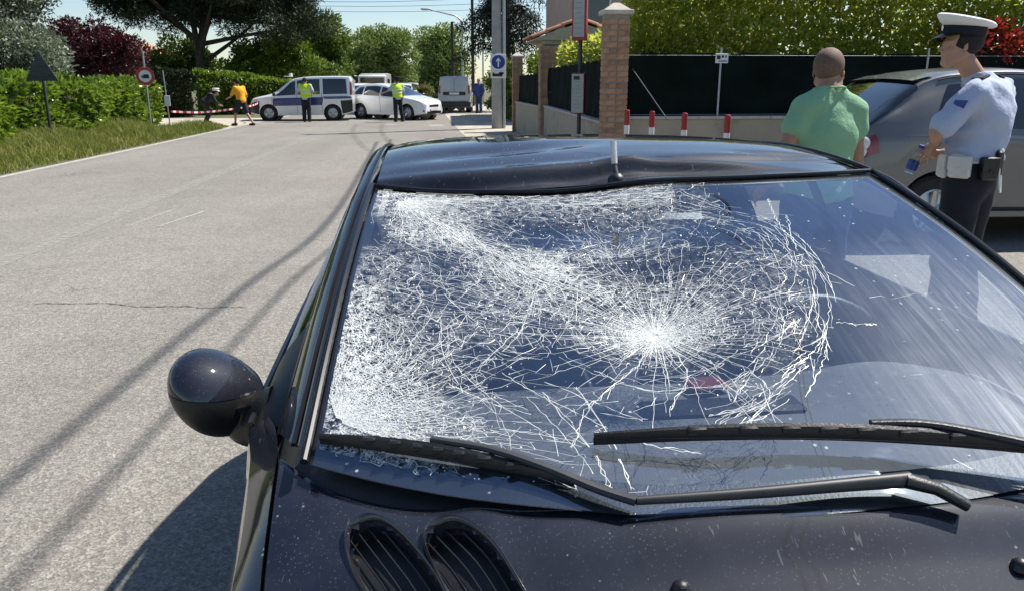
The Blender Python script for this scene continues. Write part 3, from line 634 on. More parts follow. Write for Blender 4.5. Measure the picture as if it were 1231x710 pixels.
# ------------------------------------------------------------------ poles, lamps, cables
cpole = thing('utility_pole', 'thick concrete utility pole carrying the blue arrow sign', 'pole', (1.70, 28.05, 0))
MB().tube([(0, 0, 0), (0, 0, 9)], [.19, .12], 14).build('shaft', 'concrete', cpole, True)
MB().cyl((.24, -.05, 0), (.24, -.05, 8), .055, n=10).build('conduit', 'steel', cpole, True)
MB().box((0, 0, 8.3), (1.5, .09, .09)).build('crossarm', 'steel', cpole)
def lamp(label, X, Y, h, reach):
    root = thing('street_lamp', label, 'street lamp', (X, Y, 0), 0, 'street lamps along the road')
    pts = smooth_path([(0, 0, 0), (0, 0, h * .6), (0, 0, h - .9), (-.35, 0, h - .25), (-1.2, 0, h), (-reach, 0, h + .30)], 6); MB().tube(pts, [.10 - .055 * i / (len(pts) - 1) for i in range(len(pts))], 9).build('post', 'steel', root, True)
    b = MB(); b.box((-reach - .35, 0, h + .36), (.85, .26, .13), bev=.05); hd = b.build('lamp_head', 'steel', root, 40); MB().box((-reach - .38, 0, h + .285), (.5, .2, .04), bev=.01).build('lens', 'bulb', hd)
lamp('nearer street lamp with curved arm over the road', 1.35, 70, 7.0, 2.6)
lamp('farther street lamp whose arm shows beneath the nearer one', .75, 112, 7.3, 2.4)
wp = thing('utility_pole', 'dark wooden pole beside the nearer street lamp', 'pole', (.46, 60, 0)); MB().tube([(0, 0, 0), (0, 0, 5.7)], [.15, .11], 10).build('shaft', 'bark', wp, True); MB().box((0, 0, 5.3), (.4, .08, .06)).build('bracket', 'steel', wp)
wp = thing('utility_pole', 'tall thin pole in front of the cedar', 'pole', (1.75, 55, 0)); MB().tube([(0, 0, 0), (0, 0, 8.6)], [.12, .09], 10).build('shaft', 'bark', wp, True)
wp = thing('utility_pole', 'thin grey pole among the bushes left of the blue arrow sign', 'pole', (2.55, 58, 0)); MB().tube([(0, 0, 0), (0, 0, 4.6)], [.06, .05], 8).build('shaft', 'steel', wp, True)
wp = thing('utility_pole', 'concrete cable pole beside the road behind the viewer', 'pole', (2.9, -24, 0)); MB().tube([(0, 0, 0), (0, 0, 8.2)], [.19, .12], 14).build('shaft', 'concrete', wp, True)
def cable(label, pts, r, group=None):
    b = MB(); b.tube(smooth_path(pts, 10), r, 6); o = b.build('overhead_cable', 'rubber', None, True); return tag(o, label, 'cable', group)
# two thick cables over the right roadside: their shadows cross the road beside the black car
CABLES = []
def cable_from_shadow(label, sh, hts, r):
    pts = []
    for (x, y), z in zip(sh, hts):
        k = z / -SUN_L.z; pts.append((x - SUN_L.x * k, y - SUN_L.y * k, z))
    cable(label, pts, r)
cable_from_shadow('upper thick overhead cable along the right roadside', [(-2.75, -22), (-1.83, 2.0), (-1.62, 6), (-1.40, 10), (-1.9, 22)], [9.0, 8.5, 8.45, 8.5, 9.0], .027)
cable_from_shadow('lower thick overhead cable along the right roadside', [(-2.2, -20), (-1.43, 2.0), (-1.29, 6.1), (-1.1, 10), (-1.6, 23)], [8.2, 7.5, 7.45, 7.5, 8.4], .019)
for k, (z0, z1, y, lab) in enumerate(((10.6, 11.3, 96, 'uppermost thin wire crossing the sky over the road'), (10.2, 10.7, 97, 'middle thin wire crossing the sky over the road'), (9.7, 10.1, 98, 'lowest thin wire crossing the sky over the road'))):
    cable(lab, [(-30, y, z0 - .1), (-8, y, z0 - .35), (12, y, z1 - .2), (30, y, z1)], .022)
# ------------------------------------------------------------------ the wrecked black hatchback (local: x across, y to its rear, z up)
car = thing('car', 'black hatchback in the foreground with shattered windscreen and buckled roof', 'car', (.516, .124, 0), .03)
def Gs(u, v, sag=True):
    """windscreen surface; u across -1..1, v base 0 to header 1"""
    u = np.asarray(u, float); v = np.asarray(v, float)
    x = u * (.701 + (.641 - .701) * v)
    y = (.798 + .215 * np.abs(u) ** 2.2) * (1 - v) + (1.782 + .103 * u * u) * v
    zt = 1.320 - .030 * np.exp(-((x + .42) / .36) ** 2)
    z = 1.008 * (1 - v) + zt * v
    b = np.sin(PI * np.clip(v, 0, 1)) * .03
    if sag:      # the screen is pushed in where it was struck
        b = b - .040 * np.exp(-(((u + .17) / .20) ** 2 + ((v - .43) / .22) ** 2)) - .030 * np.exp(-(((u + .45) / .35) ** 2 + ((v - .55) / .35) ** 2))
        b = b - .026 * np.exp(-(((u + .15) / .42) ** 2 + ((v - .82) / .11) ** 2)) * (1 - np.clip((v - .93) / .07, 0, 1))
        b = b + .004 * np.sin(9 * u + 7 * v) * np.exp(-((u + .3) / .5) ** 2)
    return np.stack([x, y - b * .32, z + b * .95], -1)
def G1(u, v): return Gs(u, v)
# --- bonnet, wings, sides
def bon_edge(y): return interp(y, [.15, .3, .6, .84, .96, 1.066, 1.16, 1.25], [.50, .62, .70, .743, .750, .755, .772, .800]), interp(y, [.15, .3, .6, .84, .96, 1.066, 1.16, 1.25], [.66, .735, .835, .915, .956, .986, .986, .976])
def bon_z(u, y):
    zc = interp(y, [.16, .35, .6, .72, .80, .92, 1.07], [.70, .80, .905, .960, 1.004, 1.016, 1.016])
    ze = bon_edge(y)[1]
    z = ze + (zc - ze) * (1 - abs(u) ** 2.4)
    z += .006 * math.exp(-((abs(u) - .62) / .05) ** 2)                    # pressed crease line
    z -= .004 * math.exp(-((u + .7) / .10) ** 2 - ((y - .93) / .05) ** 2)   # dint by the screen corner
    return z
def bon(u, w):
    yf = .16 + .12 * u * u; yr = .815 + .150 * abs(u) ** 1.9 + .10 * abs(u) ** 8
    y = yf + (yr - yf) * w
    xb = bon_edge(y)[0]
    return (u * xb, y, bon_z(u, y) - .004 * max(0, (w - .975) / .025) ** 2)
VENTS = [((-.566, .784), .50), ((-.460, .746), .50)]
VL, VW = .125, .037
def in_vent(p, k=1.0):
    for (cx, cy), a in VENTS:
        dx, dy = p[0] - cx, p[1] - cy; ca, sa = math.cos(a), math.sin(a)
        e1, e2 = -sa * dx + ca * dy, ca * dx + sa * dy
        if (abs(e1) / (VL * k)) ** 2.6 + (abs(e2) / (VW * k)) ** 2.6 < 1: return True
    return False
bonnet = MB().grid(bon, 121, 90, (-1, 1), (0, 1), skip=lambda p: in_vent(p, .97)).build('bonnet', 'paint_black', car, 30)
for (cx, cy), a in VENTS:
    ca, sa = math.cos(a), math.sin(a)
    def on(e1, e2, dz=0):
        x = cx + ca * e2 - sa * e1; y = cy + sa * e2 + ca * e1
        return np.array([x, y, bon_z(x / bon_edge(y)[0], y) + dz])
    ring = []
    for k in range(49):
        t = 2 * PI * k / 48; c_, s_ = math.cos(t), math.sin(t)
        f = (abs(c_) ** 2.6 + abs(s_) ** 2.6) ** (-1 / 2.6)
        e1, e2 = VL * f * c_, VW * f * s_
        ring.append((e1, e2))
    lip = MB(); prof = [(1.10, -.001), (1.07, .003), (1.02, .005), (.98, .004), (.965, -.003), (.965, -.03)]
    vs_ = []
    for (e1, e2) in ring:
        hb = 1 + 1.1 * max(0, e1 / VL)                                     # the rear end of the scoop stands higher
        for i, (k, dz) in enumerate(prof):
            kk = 1 + (k - 1) * (VW / math.hypot(e1, e2) if False else 1)
            vs_.append(on(e1 * (1 + (k - 1) * .45), e2 * k, dz * (hb if dz > 0 else 1)))
    n = len(prof); fs = [(i * n + j, i * n + j + 1, (i + 1) * n + j + 1, (i + 1) * n + j) for i in range(48) for j in range(n - 1)]
    lip.add(vs_, fs); vent = lip.build('bonnet_vent', 'paint_black', car, 60)
    pit = MB().grid(lambda p, q: on(p * VL * .97, q * VW * (1 - abs(p) ** 2.6) ** (1 / 2.6) * .95, -.030), 13, 7, (-.999, .999), (-1, 1)); pit.build('vent_floor', 'plastic_black', vent)
    for j in range(5):
        q = (j - 2) / 2.7; L = (1 - abs(q) ** 2.6) ** (1 / 2.6) * .97
        path = [on(t * VL * L, q * VW, -.012) for t in np.linspace(-1, 1, 13)]
        MB().tube(path, .0010, 5, flat=(1, 2.0)).build('vent_slat', 'arm_paint', vent, True)
# washer jet
j = MB(); jx, jy = -.223, .712; jz = bon_z(jx / .72, jy)
j.lathe([(.0, .014), (.006, .0135), (.010, .010), (.012, .004), (.013, 0)], 14, (jx, jy, jz)); j.box((jx, jy - .004, jz + .008), (.006, .012, .006)); j.build('washer_jet', 'plastic_black', car, 40)
j = MB(); j.lathe([(.0, .014), (.006, .0135), (.010, .010), (.012, .004), (.013, 0)], 14, (.223, .712, bon_z(.31, .712))); j.build('washer_jet', 'plastic_black', car, 40)
XT = ([0, .1, .3, .6, .96, 1.15, 1.27, 2.0, 3.0, 3.5, 3.8, 3.92], [.56, .64, .73, .78, .800, .822, .845, .850, .83, .77, .66, .60])
ZT = ([0, .2, .5, .96, 1.15, 1.27, 2, 3, 3.5, 3.92], [.60, .70, .80, .905, .940, .952, .968, .985, .99, .97])
WM = ([0, .1, .25, .5, .9, 1.5, 2.6, 3.2, 3.6, 3.85, 3.92], [.60, .70, .79, .845, .862, .868, .868, .85, .78, .66, .58])
WHEELS_Y = (.76, 3.22); WR = .30
def side_pt(s, y, t):
    zt, xt, wm = interp(y, ZT[0], ZT[1]), interp(y, XT[0], XT[1]), interp(y, WM[0], WM[1])
    z = .20 + (zt - .20) * t
    x = wm - .035 * max(0, 1 - t / .25) ** 2
    if t > .55: x = wm - (wm - xt) * ((t - .55) / .45) ** 2
    x += .006 * math.exp(-((z - .50) / .03) ** 2)                            # rubbing-strip swage
    for wy in WHEELS_Y:                                                   # flared arches
        d = math.hypot(y - wy, z - .31); x += .018 * math.exp(-((d - .36) / .05) ** 2)
    return [s * x, y, z]
def side_panel(name, s, y0, y1, ny, mat='paint_black', t0=0, t1=1):
    b = MB(); nt_ = 30; pts = []
    for y in np.linspace(y0, y1, ny):
        for t in np.linspace(t0, t1, nt_): pts.append(side_pt(s, y, t))
    pts = np.array(pts); inside = np.zeros(len(pts), bool)
    for wy in WHEELS_Y:
        d = np.hypot(pts[:, 1] - wy, pts[:, 2] - .31); k = d < .355; inside |= k
        f = .355 / np.maximum(d[k], 1e-3)
        pts[k, 1] = wy + (pts[k, 1] - wy) * f; pts[k, 2] = .31 + (pts[k, 2] - .31) * f
    fs = []
    for i in range(ny - 1):
        for jj in range(nt_ - 1):
            q = (i * nt_ + jj, i * nt_ + jj + 1, (i + 1) * nt_ + jj + 1, (i + 1) * nt_ + jj)
            if all(inside[a] for a in q): continue
            fs.append(q)
    pts[:, 2] = np.maximum(pts[:, 2], .17)
    b.add(pts, fs); return b.build(name, mat, car, 30)
for s in (-1, 1):
    w = side_panel('wing', s, .10, 1.243, 60)
    # top of the wing up to the bonnet gap
    def wt_(q, y):
        xb, zb = bon_edge(y); xt, zt = interp(y, XT[0], XT[1]), interp(y, ZT[0], ZT[1])
        x0_, z0_ = xb + .006, zb - .001
        if q < 0: return (s * x0_, y, z0_ + q * .03)
        return (s * (x0_ + (xt - x0_) * q), y, z0_ + (zt - z0_) * q + .002 * math.sin(PI * q))
    b = MB()
    for q0, q1, n_ in ((-1, 0, 2), (0, 1, 9)): b.grid(wt_, n_, 60, (q0, q1), (.15, 1.25))
    b.build('wing_top', 'paint_black', w, 30)
    door = side_panel('door', s, 1.25, 2.38, 50)
    side_panel('rear_quarter', s, 2.386, 3.88, 60)
    # wheel housings
    for wy in WHEELS_Y:
        h = MB(); h.lathe([(.356, 0), (.356, -.22), (.05, -.24)], 28, (0, 0, 0), 'x')
        h.xf(Matrix.Translation((s * .85, wy, .31)) @ Matrix.Scale(s, 4, (1, 0, 0))); h.build('wheel_housing', 'plastic_black', car, True)
        t = MB(); t.lathe([(.19, -.09), (.25, -.095), (.285, -.085), (.300, -.06), (.302, 0), (.300, .06), (.285, .085), (.25, .095), (.19, .09)], 36, (s * .765, wy, .302), 'x')
        wh = t.build('wheel', 'tyre', car, 30)
        r_ = MB(); r_.lathe([(.20, -.08), (.195, .06), (.185, .085), (.17, .075), (.165, .02), (.06, .05), (.03, .075), (0, .075)], 36, (0, 0, 0), 'x')
        for k in range(7):
            a = 2 * PI * k / 7; r_.tube([(.06, .04 * math.cos(a), .04 * math.sin(a)), (.072, .175 * math.cos(a), .175 * math.sin(a))], [.026, .018], 6)
        r_.xf(Matrix.Translation((s * .765, wy, .302)) @ Matrix.Scale(s, 4, (1, 0, 0))); r_.build('rim', 'alloy', wh, 30)
# --- pillars and roof
def roof_dent(x, y):
    """crushed header: valley in front of a fold, fold line just behind it"""
    m = 1 / (1 + math.exp((x - .30) / .06)) * (1 / (1 + math.exp((-.62 - x) / .05)))
    fold = 1.885 + .03 * math.sin(5 * x + .6) - .05 * max(0, x) + .03 * max(0, -x - .1)
    d = y - fold
    z = -.026 * m * math.exp(-(d / .055) ** 2) * (1 if d < 0 else math.exp(-(d / .012) ** 2))
    z += .007 * m * math.exp(-((d - .03) / .03) ** 2)
    z -= .020 * math.exp(-((x + .13) / .085) ** 2 - ((y - 1.83) / .05) ** 2)    # deep dent left of the aerial
    z += .012 * math.exp(-((x - .0) / .06) ** 2 - ((y - 1.93) / .035) ** 2)
    z -= .014 * math.exp(-((x - .33 - .5 * (y - 1.98)) / .22) ** 2 - ((y - 1.975 - .10 * (x - .2)) / .022) ** 2)   # long buckle to the right
    z -= .010 * math.exp(-((x - .48) / .10) ** 2 - ((y - 2.06) / .02) ** 2)
    z -= .012 * math.exp(-((x + .30) / .25) ** 2 - ((y - 2.12 - .25 * (x + .3)) / .06) ** 2)
    return z
def roof(u, w):
    f = Gs(u, 1.0, False); yf = f[1] + .004
    y = yf + (3.42 - yf) * w
    hw = interp(y, [1.78, 2.3, 3.0, 3.42], [.641, .622, .605, .575])
    zc = interp(y, [1.78, 1.9, 2.05, 2.28, 2.8, 3.2, 3.42], [1.326, 1.346, 1.369, 1.388, 1.375, 1.33, 1.272])
    x = u * hw; z = zc - .020 * u * u - .012 * u ** 8
    k = math.exp(-(w / .03)); z = z * (1 - k) + (f[2] + .006) * k
    return (x, y, z + roof_dent(x, y) * min(1, w / .012))
ws = np.concatenate([np.linspace(0, .22, 60), np.linspace(.22, 1, 34)[1:]])
b = MB(); nu = 141
pts = [roof(u, w) for w in ws for u in np.linspace(-1, 1, nu)]
b.add(pts, [(j * nu + i, j * nu + i + 1, (j + 1) * nu + i + 1, (j + 1) * nu + i) for j in range(len(ws) - 1) for i in range(nu - 1)])
roof_o = tag(b.build('roof', 'paint_black', car, 60), 'buckled roof panel with a sharp fold behind the windscreen')
def roof_at(y, s):
    yf = 1.885; w = (y - yf) / (3.42 - yf); return np.array(roof(s, w))
def outer_knots(s): return [(s * a, b_, c_) for a, b_, c_ in ((.790, 1.22, .965), (.766, 1.41, 1.062), (.741, 1.60, 1.150), (.714, 1.78, 1.226), (.692, 1.97, 1.284), (.685, 2.35, 1.318), (.677, 2.8, 1.305), (.667, 3.2, 1.25), (.65, 3.45, 1.17))]
def inner_knots(s): return [Gs(s, v, False) + np.array((s * .004, 0, .004)) for v in (0, .25, .5, .75, 1)] + [roof_at(y, s) for y in (2.3, 2.8, 3.2, 3.42)]
for s in (-1, 1):
    I = smooth_path(inner_knots(s), 8); O = smooth_path(outer_knots(s), 8)
    def strip(name, q0, q1, lift, mat, par, i0=0, i1=None, n=6):
        bb = MB(); vs_ = []; rows = range(i0, i1 or len(I))
        for i in rows:
            for q in np.linspace(q0, q1, n):
                p = I[i] * (1 - q) + O[i] * q
                nrm = np.array((s * .75, -.15, .65))
                vs_.append(p + nrm * (.026 * math.sin(PI * (.12 + .80 * q)) - .010 + lift))
        k = len(rows); bb.add(vs_, [(i * n + j, i * n + j + 1, (i + 1) * n + j + 1, (i + 1) * n + j) for i in range(k - 1) for j in range(n - 1)])
        return bb.build(name, mat, par, 50)
    pil = strip('pillar', .10, .62, 0, 'paint_black', car)
    strip('door_frame', .655, 1.0, .001, 'plastic_black', car)
    strip('door_gap', .60, .67, -.006, 'rubber', pil)
    # bright-edged rubber moulding beside the glass, and the drip moulding over the roof
    path = [Gs(s * 1.0, v, False) + np.array((s * .006, .0, .007)) for v in np.linspace(-.02, 1.0, 22)]
    MB().tube(path, .0065, 8).build('windscreen_moulding', 'seal', car, True)
    path = [I[i] * .80 + O[i] * .20 + np.array((s * .75, -.15, .65)) * .012 for i in range(len(I))]
    MB().tube(path, .0045, 6).build('drip_moulding', 'seal', car, True)
    # side windows: rail above, belt below
    def sw(y, q):
        zt_ = np.interp(y, [p[1] for p in O], [p[2] for p in O]); xt_ = np.interp(y, [p[1] for p in O], [p[0] for p in O])
        xb, zb = s * (interp(y, XT[0], XT[1]) - .012), interp(y, ZT[0], ZT[1]) + .004
        return np.array((xb + (xt_ - s * .010 - xb) * q + s * .012 * math.sin(PI * q), y, zb + (zt_ - zb) * q))
    MB().grid(lambda y, q: sw(y, q), 20, 8, (1.46, 2.33), (0, 1)).build('side_window', 'side_glass', car, True)
    MB().grid(lambda y, q: sw(y, q), 14, 8, (2.42, 3.10), (0, 1)).build('side_window', 'side_glass', car, True)
    for y0, y1 in ((1.225, 1.46), (2.33, 2.42), (3.10, 3.46)):
        MB().grid(lambda y, q: sw(y, q) + np.array((s * .004, 0, 0)), 6, 8, (y0, y1), (0, 1)).build('pillar', 'plastic_black' if y0 < 3 else 'paint_black', car, True)
    path = [(s * (interp(y, XT[0], XT[1]) - .002), y, interp(y, ZT[0], ZT[1]) + .004) for y in np.linspace(1.26, 3.2, 30)]
    MB().tube(path, .008, 6).build('belt_moulding', 'seal', car, True)
    # door handle
    MB().box((s * .872, 2.18, .80), (.02, .16, .03), bev=.008).build('handle', 'paint_black', car, 40)
# header moulding
path = [Gs(u, 1.0) + np.array((0, -.004, .006)) for u in np.linspace(-1, 1, 60)]
MB().tube(path, .0058, 8).build('windscreen_moulding', 'seal', car, True)
# rear end, nose
def tail(u, q):
    y = interp(q, [0, .3, .55, .62, 1], [3.41, 3.60, 3.76, 3.86, 3.90]); z = interp(q, [0, .3, .55, .62, 1], [1.275, 1.12, .97, .80, .25])
    hw = interp(q, [0, .3, .55, .62, 1], [.60, .65, .70, .70, .64]); return (u * hw, y - .10 * abs(u) ** 3 * (1 if q > .5 else .4), z)
hatch = MB().grid(tail, 25, 12, (-1, 1), (.0, .08)); hatch.grid(tail, 25, 20, (-1, 1), (.50, 1)); hatch.grid(tail, 4, 12, (-1, -.84), (.08, .50)); hatch.grid(tail, 4, 12, (.84, 1), (.08, .50))
hatch.build('tailgate', 'paint_black', car, 40)
MB().grid(tail, 21, 12, (-.84, .84), (.08, .50)).build('rear_window', 'side_glass', car, True)
def nose(u, q):
    yf = .16 + .12 * u * u
    y = interp(q, [0, .15, .4, .6, 1], [yf, yf - .06, .05 + .10 * u * u, .02 + .12 * u * u, .06 + .14 * u * u]); z = interp(q, [0, .15, .4, .6, 1], [.70 - .04 * u * u, .665 - .03 * u * u, .52, .42, .20])
    return (u * interp(q, [0, .4, 1], [.52 + .10, .66, .66]), y, z)
MB().grid(nose, 30, 20, (-1, 1), (0, 1)).build('front_bumper', 'paint_black', car, 40)
for s in (-1, 1):
    MB().grid(lambda a, q: (s * (.40 + .26 * a), .115 + .16 * a * a + .03 * (1 - q) * a - .02 * (1 - q), .585 + .095 * q + .03 * a * q), 10, 8).build('headlight', 'lens_clear', car, True)
MB().box((0, .045, .45), (.62, .02, .10), bev=.01).build('grille', 'plastic_black', car, 40)
# --- door mirrors
def mirror(s):
    b = MB(); cx, cy, cz = s * .920, 1.36, .986
    def egg(th, ph):
        x, y, z = math.cos(ph) * math.sin(th), math.sin(ph) * math.sin(th), math.cos(th)
        ax = .079; ay = .085 if y < 0 else .13; az = .078 if z > 0 else .088
        k = 1 - .22 * x                                                    # fuller towards the outer end
        X, Y, Z = ax * x, min(.032, ay * y * (1 + .15 * x)), az * z * (1 + .12 * x)
        t = R(-10); return np.array((cx + s * (X * math.cos(t) - Z * math.sin(t)), cy + Y + .02 * (-x), cz + X * math.sin(t) * -1 + Z * math.cos(t)))
    cap = MB().grid(egg, 30, 41, (0, 1.42), (0, 2 * PI)).build('mirror_cap', 'paint_black', car, 60)
    low = MB().grid(lambda th, ph: egg(th, ph) * 1.0, 30, 41, (1.445, PI), (0, 2 * PI))
    low = low.build('mirror_housing', 'plastic_black', car, 60)
    c0 = np.array((cx, cy, cz))
    MB().grid(lambda th, ph: c0 + (egg(th, ph) - c0) * .985, 3, 41, (1.40, 1.46), (0, 2 * PI)).build('seam', 'rubber', low, True)
    MB().tube(smooth_path([(cx - s * .045, cy + .0, cz - .035), (s * .868, 1.350, .925), (s * .845, 1.345, .925), (s * .80, 1.34, .94)], 6), [.058, .055, .05, .046, .044, .043, .043, .044, .045, .046, .048, .05, .052, .054, .056, .058, .06, .06, .06][:19], 14).build('mirror_stalk', 'plastic_black', low, True)
    g = MB().grid(lambda r_, a: (cx + s * r_ * .070 * math.cos(a), cy + .034, cz + r_ * .055 * math.sin(a)), 6, 33, (0, 1), (0, 2 * PI)); g.build('mirror_glass', 'chrome', low, True)
mirror(-1); mirror(1)
# --- aerial on a buckled roof
az = 1.318
b = MB(); b.lathe([(.0, .016), (.010, .015), (.017, .008), (.021, .002), (.022, -.01)], 18, (-.047, 1.835, az)); base = b.build('aerial_base', 'plastic_black', car, 50)
b = MB(); b.tube(smooth_path([(-.047, 1.835, az + .010), (-.049, 1.842, az + .022), (-.050, 1.850, az + .036)], 4), .0062, 10); b.build('aerial_foot', 'plastic_grey', base, True)
b = MB(); prof = []
for k in range(40):
    h = .036 + .055 * k / 39; prof.append((-.050 - .0006 * k / 39 * 4, 1.850 + (h - .036) * .18, az + h))
b.tube(prof, [.0085 if k % 2 else .0066 for k in range(40)], 10); b.build('aerial_coil', 'bulb', base, False)
# --- interior
def dash_top(u, q):
    y = interp(q, [0, .5, .85, 1], [.83 + .19 * u * u, 1.10 + .10 * u * u, 1.30, 1.36]); hw = .68
    z = interp(q, [0, .4, .85, 1], [.955, .975, .985, .945]) + .035 * math.exp(-((u * hw - .36) / .16) ** 2 - ((y - 1.28) / .09) ** 2) - .02 * u ** 4
    return (u * hw, y, z)
d = MB().grid(dash_top, 41, 24, (-1, 1), (0, 1)); d.grid(lambda u, q: (u * .68, 1.36 + .04 * math.sin(PI * q), .945 - .02 * u ** 4 - .45 * q), 21, 8, (-1, 1), (0, 1))
d.build('dashboard', 'dash', car, 40)
MB().box((0, 1.18, .985), (.30, .06, .02), bev=.008).build('dash_vent', 'plastic_black', car, 40)
sw_c = np.array((.36, 1.50, .90)); ax1 = np.array((1, 0, 0)); ax2 = np.array((0, .42, .91))
b = MB(); b.tube([sw_c + .185 * (math.cos(t) * ax1 + math.sin(t) * ax2) for t in np.linspace(0, 2 * PI, 41)], .015, 10, cap=False)
for a in (0, PI, 1.5 * PI): b.tube([sw_c, sw_c + .18 * (math.cos(a) * ax1 + math.sin(a) * ax2)], [.03, .016], 8)
b.lathe([(0, .02), (.06, .015), (.075, -.01)], 16, tuple(sw_c + np.array((0, .02, 0)))); b.build('steering_wheel', 'plastic_black', car, 50)
def seat(x, y, w, hz, mat='seat_cloth'):
    b = MB(); b.grid(lambda u, q: (x + u * w * (1 - .18 * q ** 3), y + .22 * q - .03 * (1 - u * u), .42 + (hz - .42) * q + .0), 12, 14, (-1, 1), (0, 1))
    b.grid(lambda u, q: (x + u * w * (1 - .18 * q ** 3), y + .22 * q + .10, .42 + (hz - .42) * q), 12, 14, (-1, 1), (0, 1))
    b.grid(lambda u, q: (x + u * w * .82, y + .19 + .13 * q, hz + .0), 8, 3, (-1, 1), (0, 1))
    b.box((x, y - .22, .42), (w * 2, .52, .16), bev=.05); return b
for x in (-.36, .36):
    st = seat(x, 2.0, .235, 1.02).build('front_seat', 'seat_cloth', car, 40)
    h = MB(); h.box((x, 2.26, 1.125), (.25, .09, .16), bev=.035); h.cyl((x - .05, 2.25, .99), (x - .05, 2.25, 1.08), .007, n=8); h.cyl((x + .05, 2.25, .99), (x + .05, 2.25, 1.08), .007, n=8); h.build('headrest', 'seat_cloth', st, 40)
seat(0, 2.95, .60, 1.02).build('rear_seat', 'seat_cloth', car, 40)
MB().box((0, 2.1, .26), (1.44, 2.9, .04)).build('cabin_floor', 'cabin', car)
for s in (-1, 1): MB().grid(lambda y, t: np.array((s * .775, y, .30 + .66 * t)) + np.array((s * .03 * math.sin(PI * t), 0, 0)), 12, 6, (1.15, 3.5), (0, 1)).build('door_lining', 'cabin', car, True)
MB().grid(lambda u, w: np.array(roof(u * .97, .03 + .93 * w)) - np.array((0, 0, .03)), 15, 14, (-1, 1), (0, 1)).build('roof_lining', 'cabin', car, True)
b = MB(); b.tube([Gs(.05, .93) + np.array((0, .01, -.008)), Gs(.05, .90) + np.array((0, .05, -.035))], .01, 8); rm = b.build('mirror_stem', 'plastic_black', car, True)
p = Gs(.05, .88) + np.array((0, .06, -.055)); MB().box(tuple(p), (.23, .03, .065), bev=.02).build('rear_view_mirror', 'plastic_black', car, 40)
MB().box((.0, 1.26, 1.0), (.08, .05, .010), rz=.3, bev=.004).build('folder', 'red_trim', car, 40)
# --- windscreen glass
nu, nv = 121, 91
U, V = np.meshgrid(np.linspace(-1, 1, nu), np.linspace(-.015, 1.0, nv))
gv = Gs(U, V).reshape(-1, 3)
idx = np.arange(nu * nv).reshape(nv, nu)
gq = np.stack([idx[:-1, :-1].ravel(), idx[:-1, 1:].ravel(), idx[1:, 1:].ravel(), idx[1:, :-1].ravel()], 1)
screen = link('windscreen', fast_mesh('windscreen', gv, gq, 'screen_glass', True), car)
screen['label'] = 'shattered windscreen, crazed white with a deep impact left of the driver'
# black enamel band round the edge of the glass
def band(u, v): return Gs(u, v) - np.array((0, .32, .95)) * -.0 + np.array((0, .001, -.003))
b = MB(); b.grid(band, 60, 4, (-1, 1), (-.014, .045)); b.grid(band, 60, 3, (-1, 1), (.972, .999))
for s in (-1, 1): b.grid(band, 3, 40, (s * .965, s * .999), (.045, .972))
b.build('enamel_band', 'plastic_black', screen, True)
DENS = np.array([(-0.9,0.935,0.9),(-0.72,0.96,0.8),(-0.535,0.965,0.7),(-0.355,0.96,0.7),(-0.18,0.938,0.7),(-0.01,0.903,0.7),(0.16,0.878,0.5),(0.34,0.863,0.1),(0.53,0.85,0),(0.765,0.83,0),(-0.96,0.715,0.1),(-0.88,0.733,0.9),(-0.715,0.77,0.9),(-0.55,0.785,0.5),(-0.39,0.778,0.4),(-0.23,0.765,0.5),(-0.07,0.748,0.6),(0.08,0.72,0.4),(0.23,0.693,0.4),(0.355,0.683,0.35),(0.48,0.67,0),(0.82,0.635,0),(-0.96,0.553,0.6),(-0.865,0.575,0.7),(-0.715,0.613,0.5),(-0.565,0.64,0.75),(-0.415,0.638,0.95),(-0.265,0.63,0.6),(-0.115,0.625,0.5),(0.025,0.605,0.5),(0.16,0.573,0.55),(0.3,0.548,0.6),(0.41,0.533,0),(0.825,0.485,0),(-0.965,0.423,0.9),(-0.85,0.445,0.6),(-0.715,0.478,0.5),(-0.575,0.508,0.65),(-0.435,0.518,0.7),(-0.295,0.515,0.6),(-0.155,0.52,0.75),(-0.015,0.51,0.75),(0.11,0.478,0.6),(0.23,0.445,0.6),(0.325,0.428,0.05),(0.84,0.36,0),(-0.965,0.313,0.95),(-0.84,0.338,0.65),(-0.715,0.363,0.6),(-0.585,0.388,0.6),(-0.455,0.403,0.45),(-0.325,0.408,0.7),(-0.195,0.413,1),(-0.06,0.413,0.85),(0.06,0.388,0.6),(0.17,0.358,0.6),(0.22,0.348,0.5),(0.28,0.335,0),(0.725,0.278,0),(-0.97,0.218,1),(-0.87,0.238,0.9),(-0.75,0.258,0.65),(-0.635,0.275,0.45),(-0.515,0.295,0.2),(-0.395,0.305,0.15),(-0.27,0.31,0.4),(-0.15,0.31,0.45),(-0.03,0.3,0.4),(0.08,0.28,0.55),(0.155,0.268,0.45),(0.22,0.258,0),(0.625,0.205,0),(-0.975,0.133,0.9),(-0.9,0.148,1),(-0.785,0.168,0.8),(-0.675,0.183,0.5),(-0.565,0.198,0.2),(-0.45,0.213,0.15),(-0.34,0.218,0.15),(-0.225,0.22,0.2),(-0.115,0.215,0.35),(-0.005,0.205,0.5),(0.075,0.195,0.3),(0.155,0.185,0),(-0.96,0.06,0.8),(-0.89,0.075,0.9),(-0.78,0.095,0.8),(-0.675,0.11,0.65),(-0.57,0.12,0.4),(-0.465,0.133,0.3),(-0.36,0.14,0.15),(-0.255,0.143,0.12),(-0.15,0.14,0.15),(-0.045,0.133,0.2),(0.04,0.125,0.05),(0.11,0.118,0),(-0.61,0.065,0.3),(-0.475,0.08,0.3),(-0.375,0.088,0.15),(-0.275,0.093,0.05),(-0.105,0.088,0)])
GL = 1.03
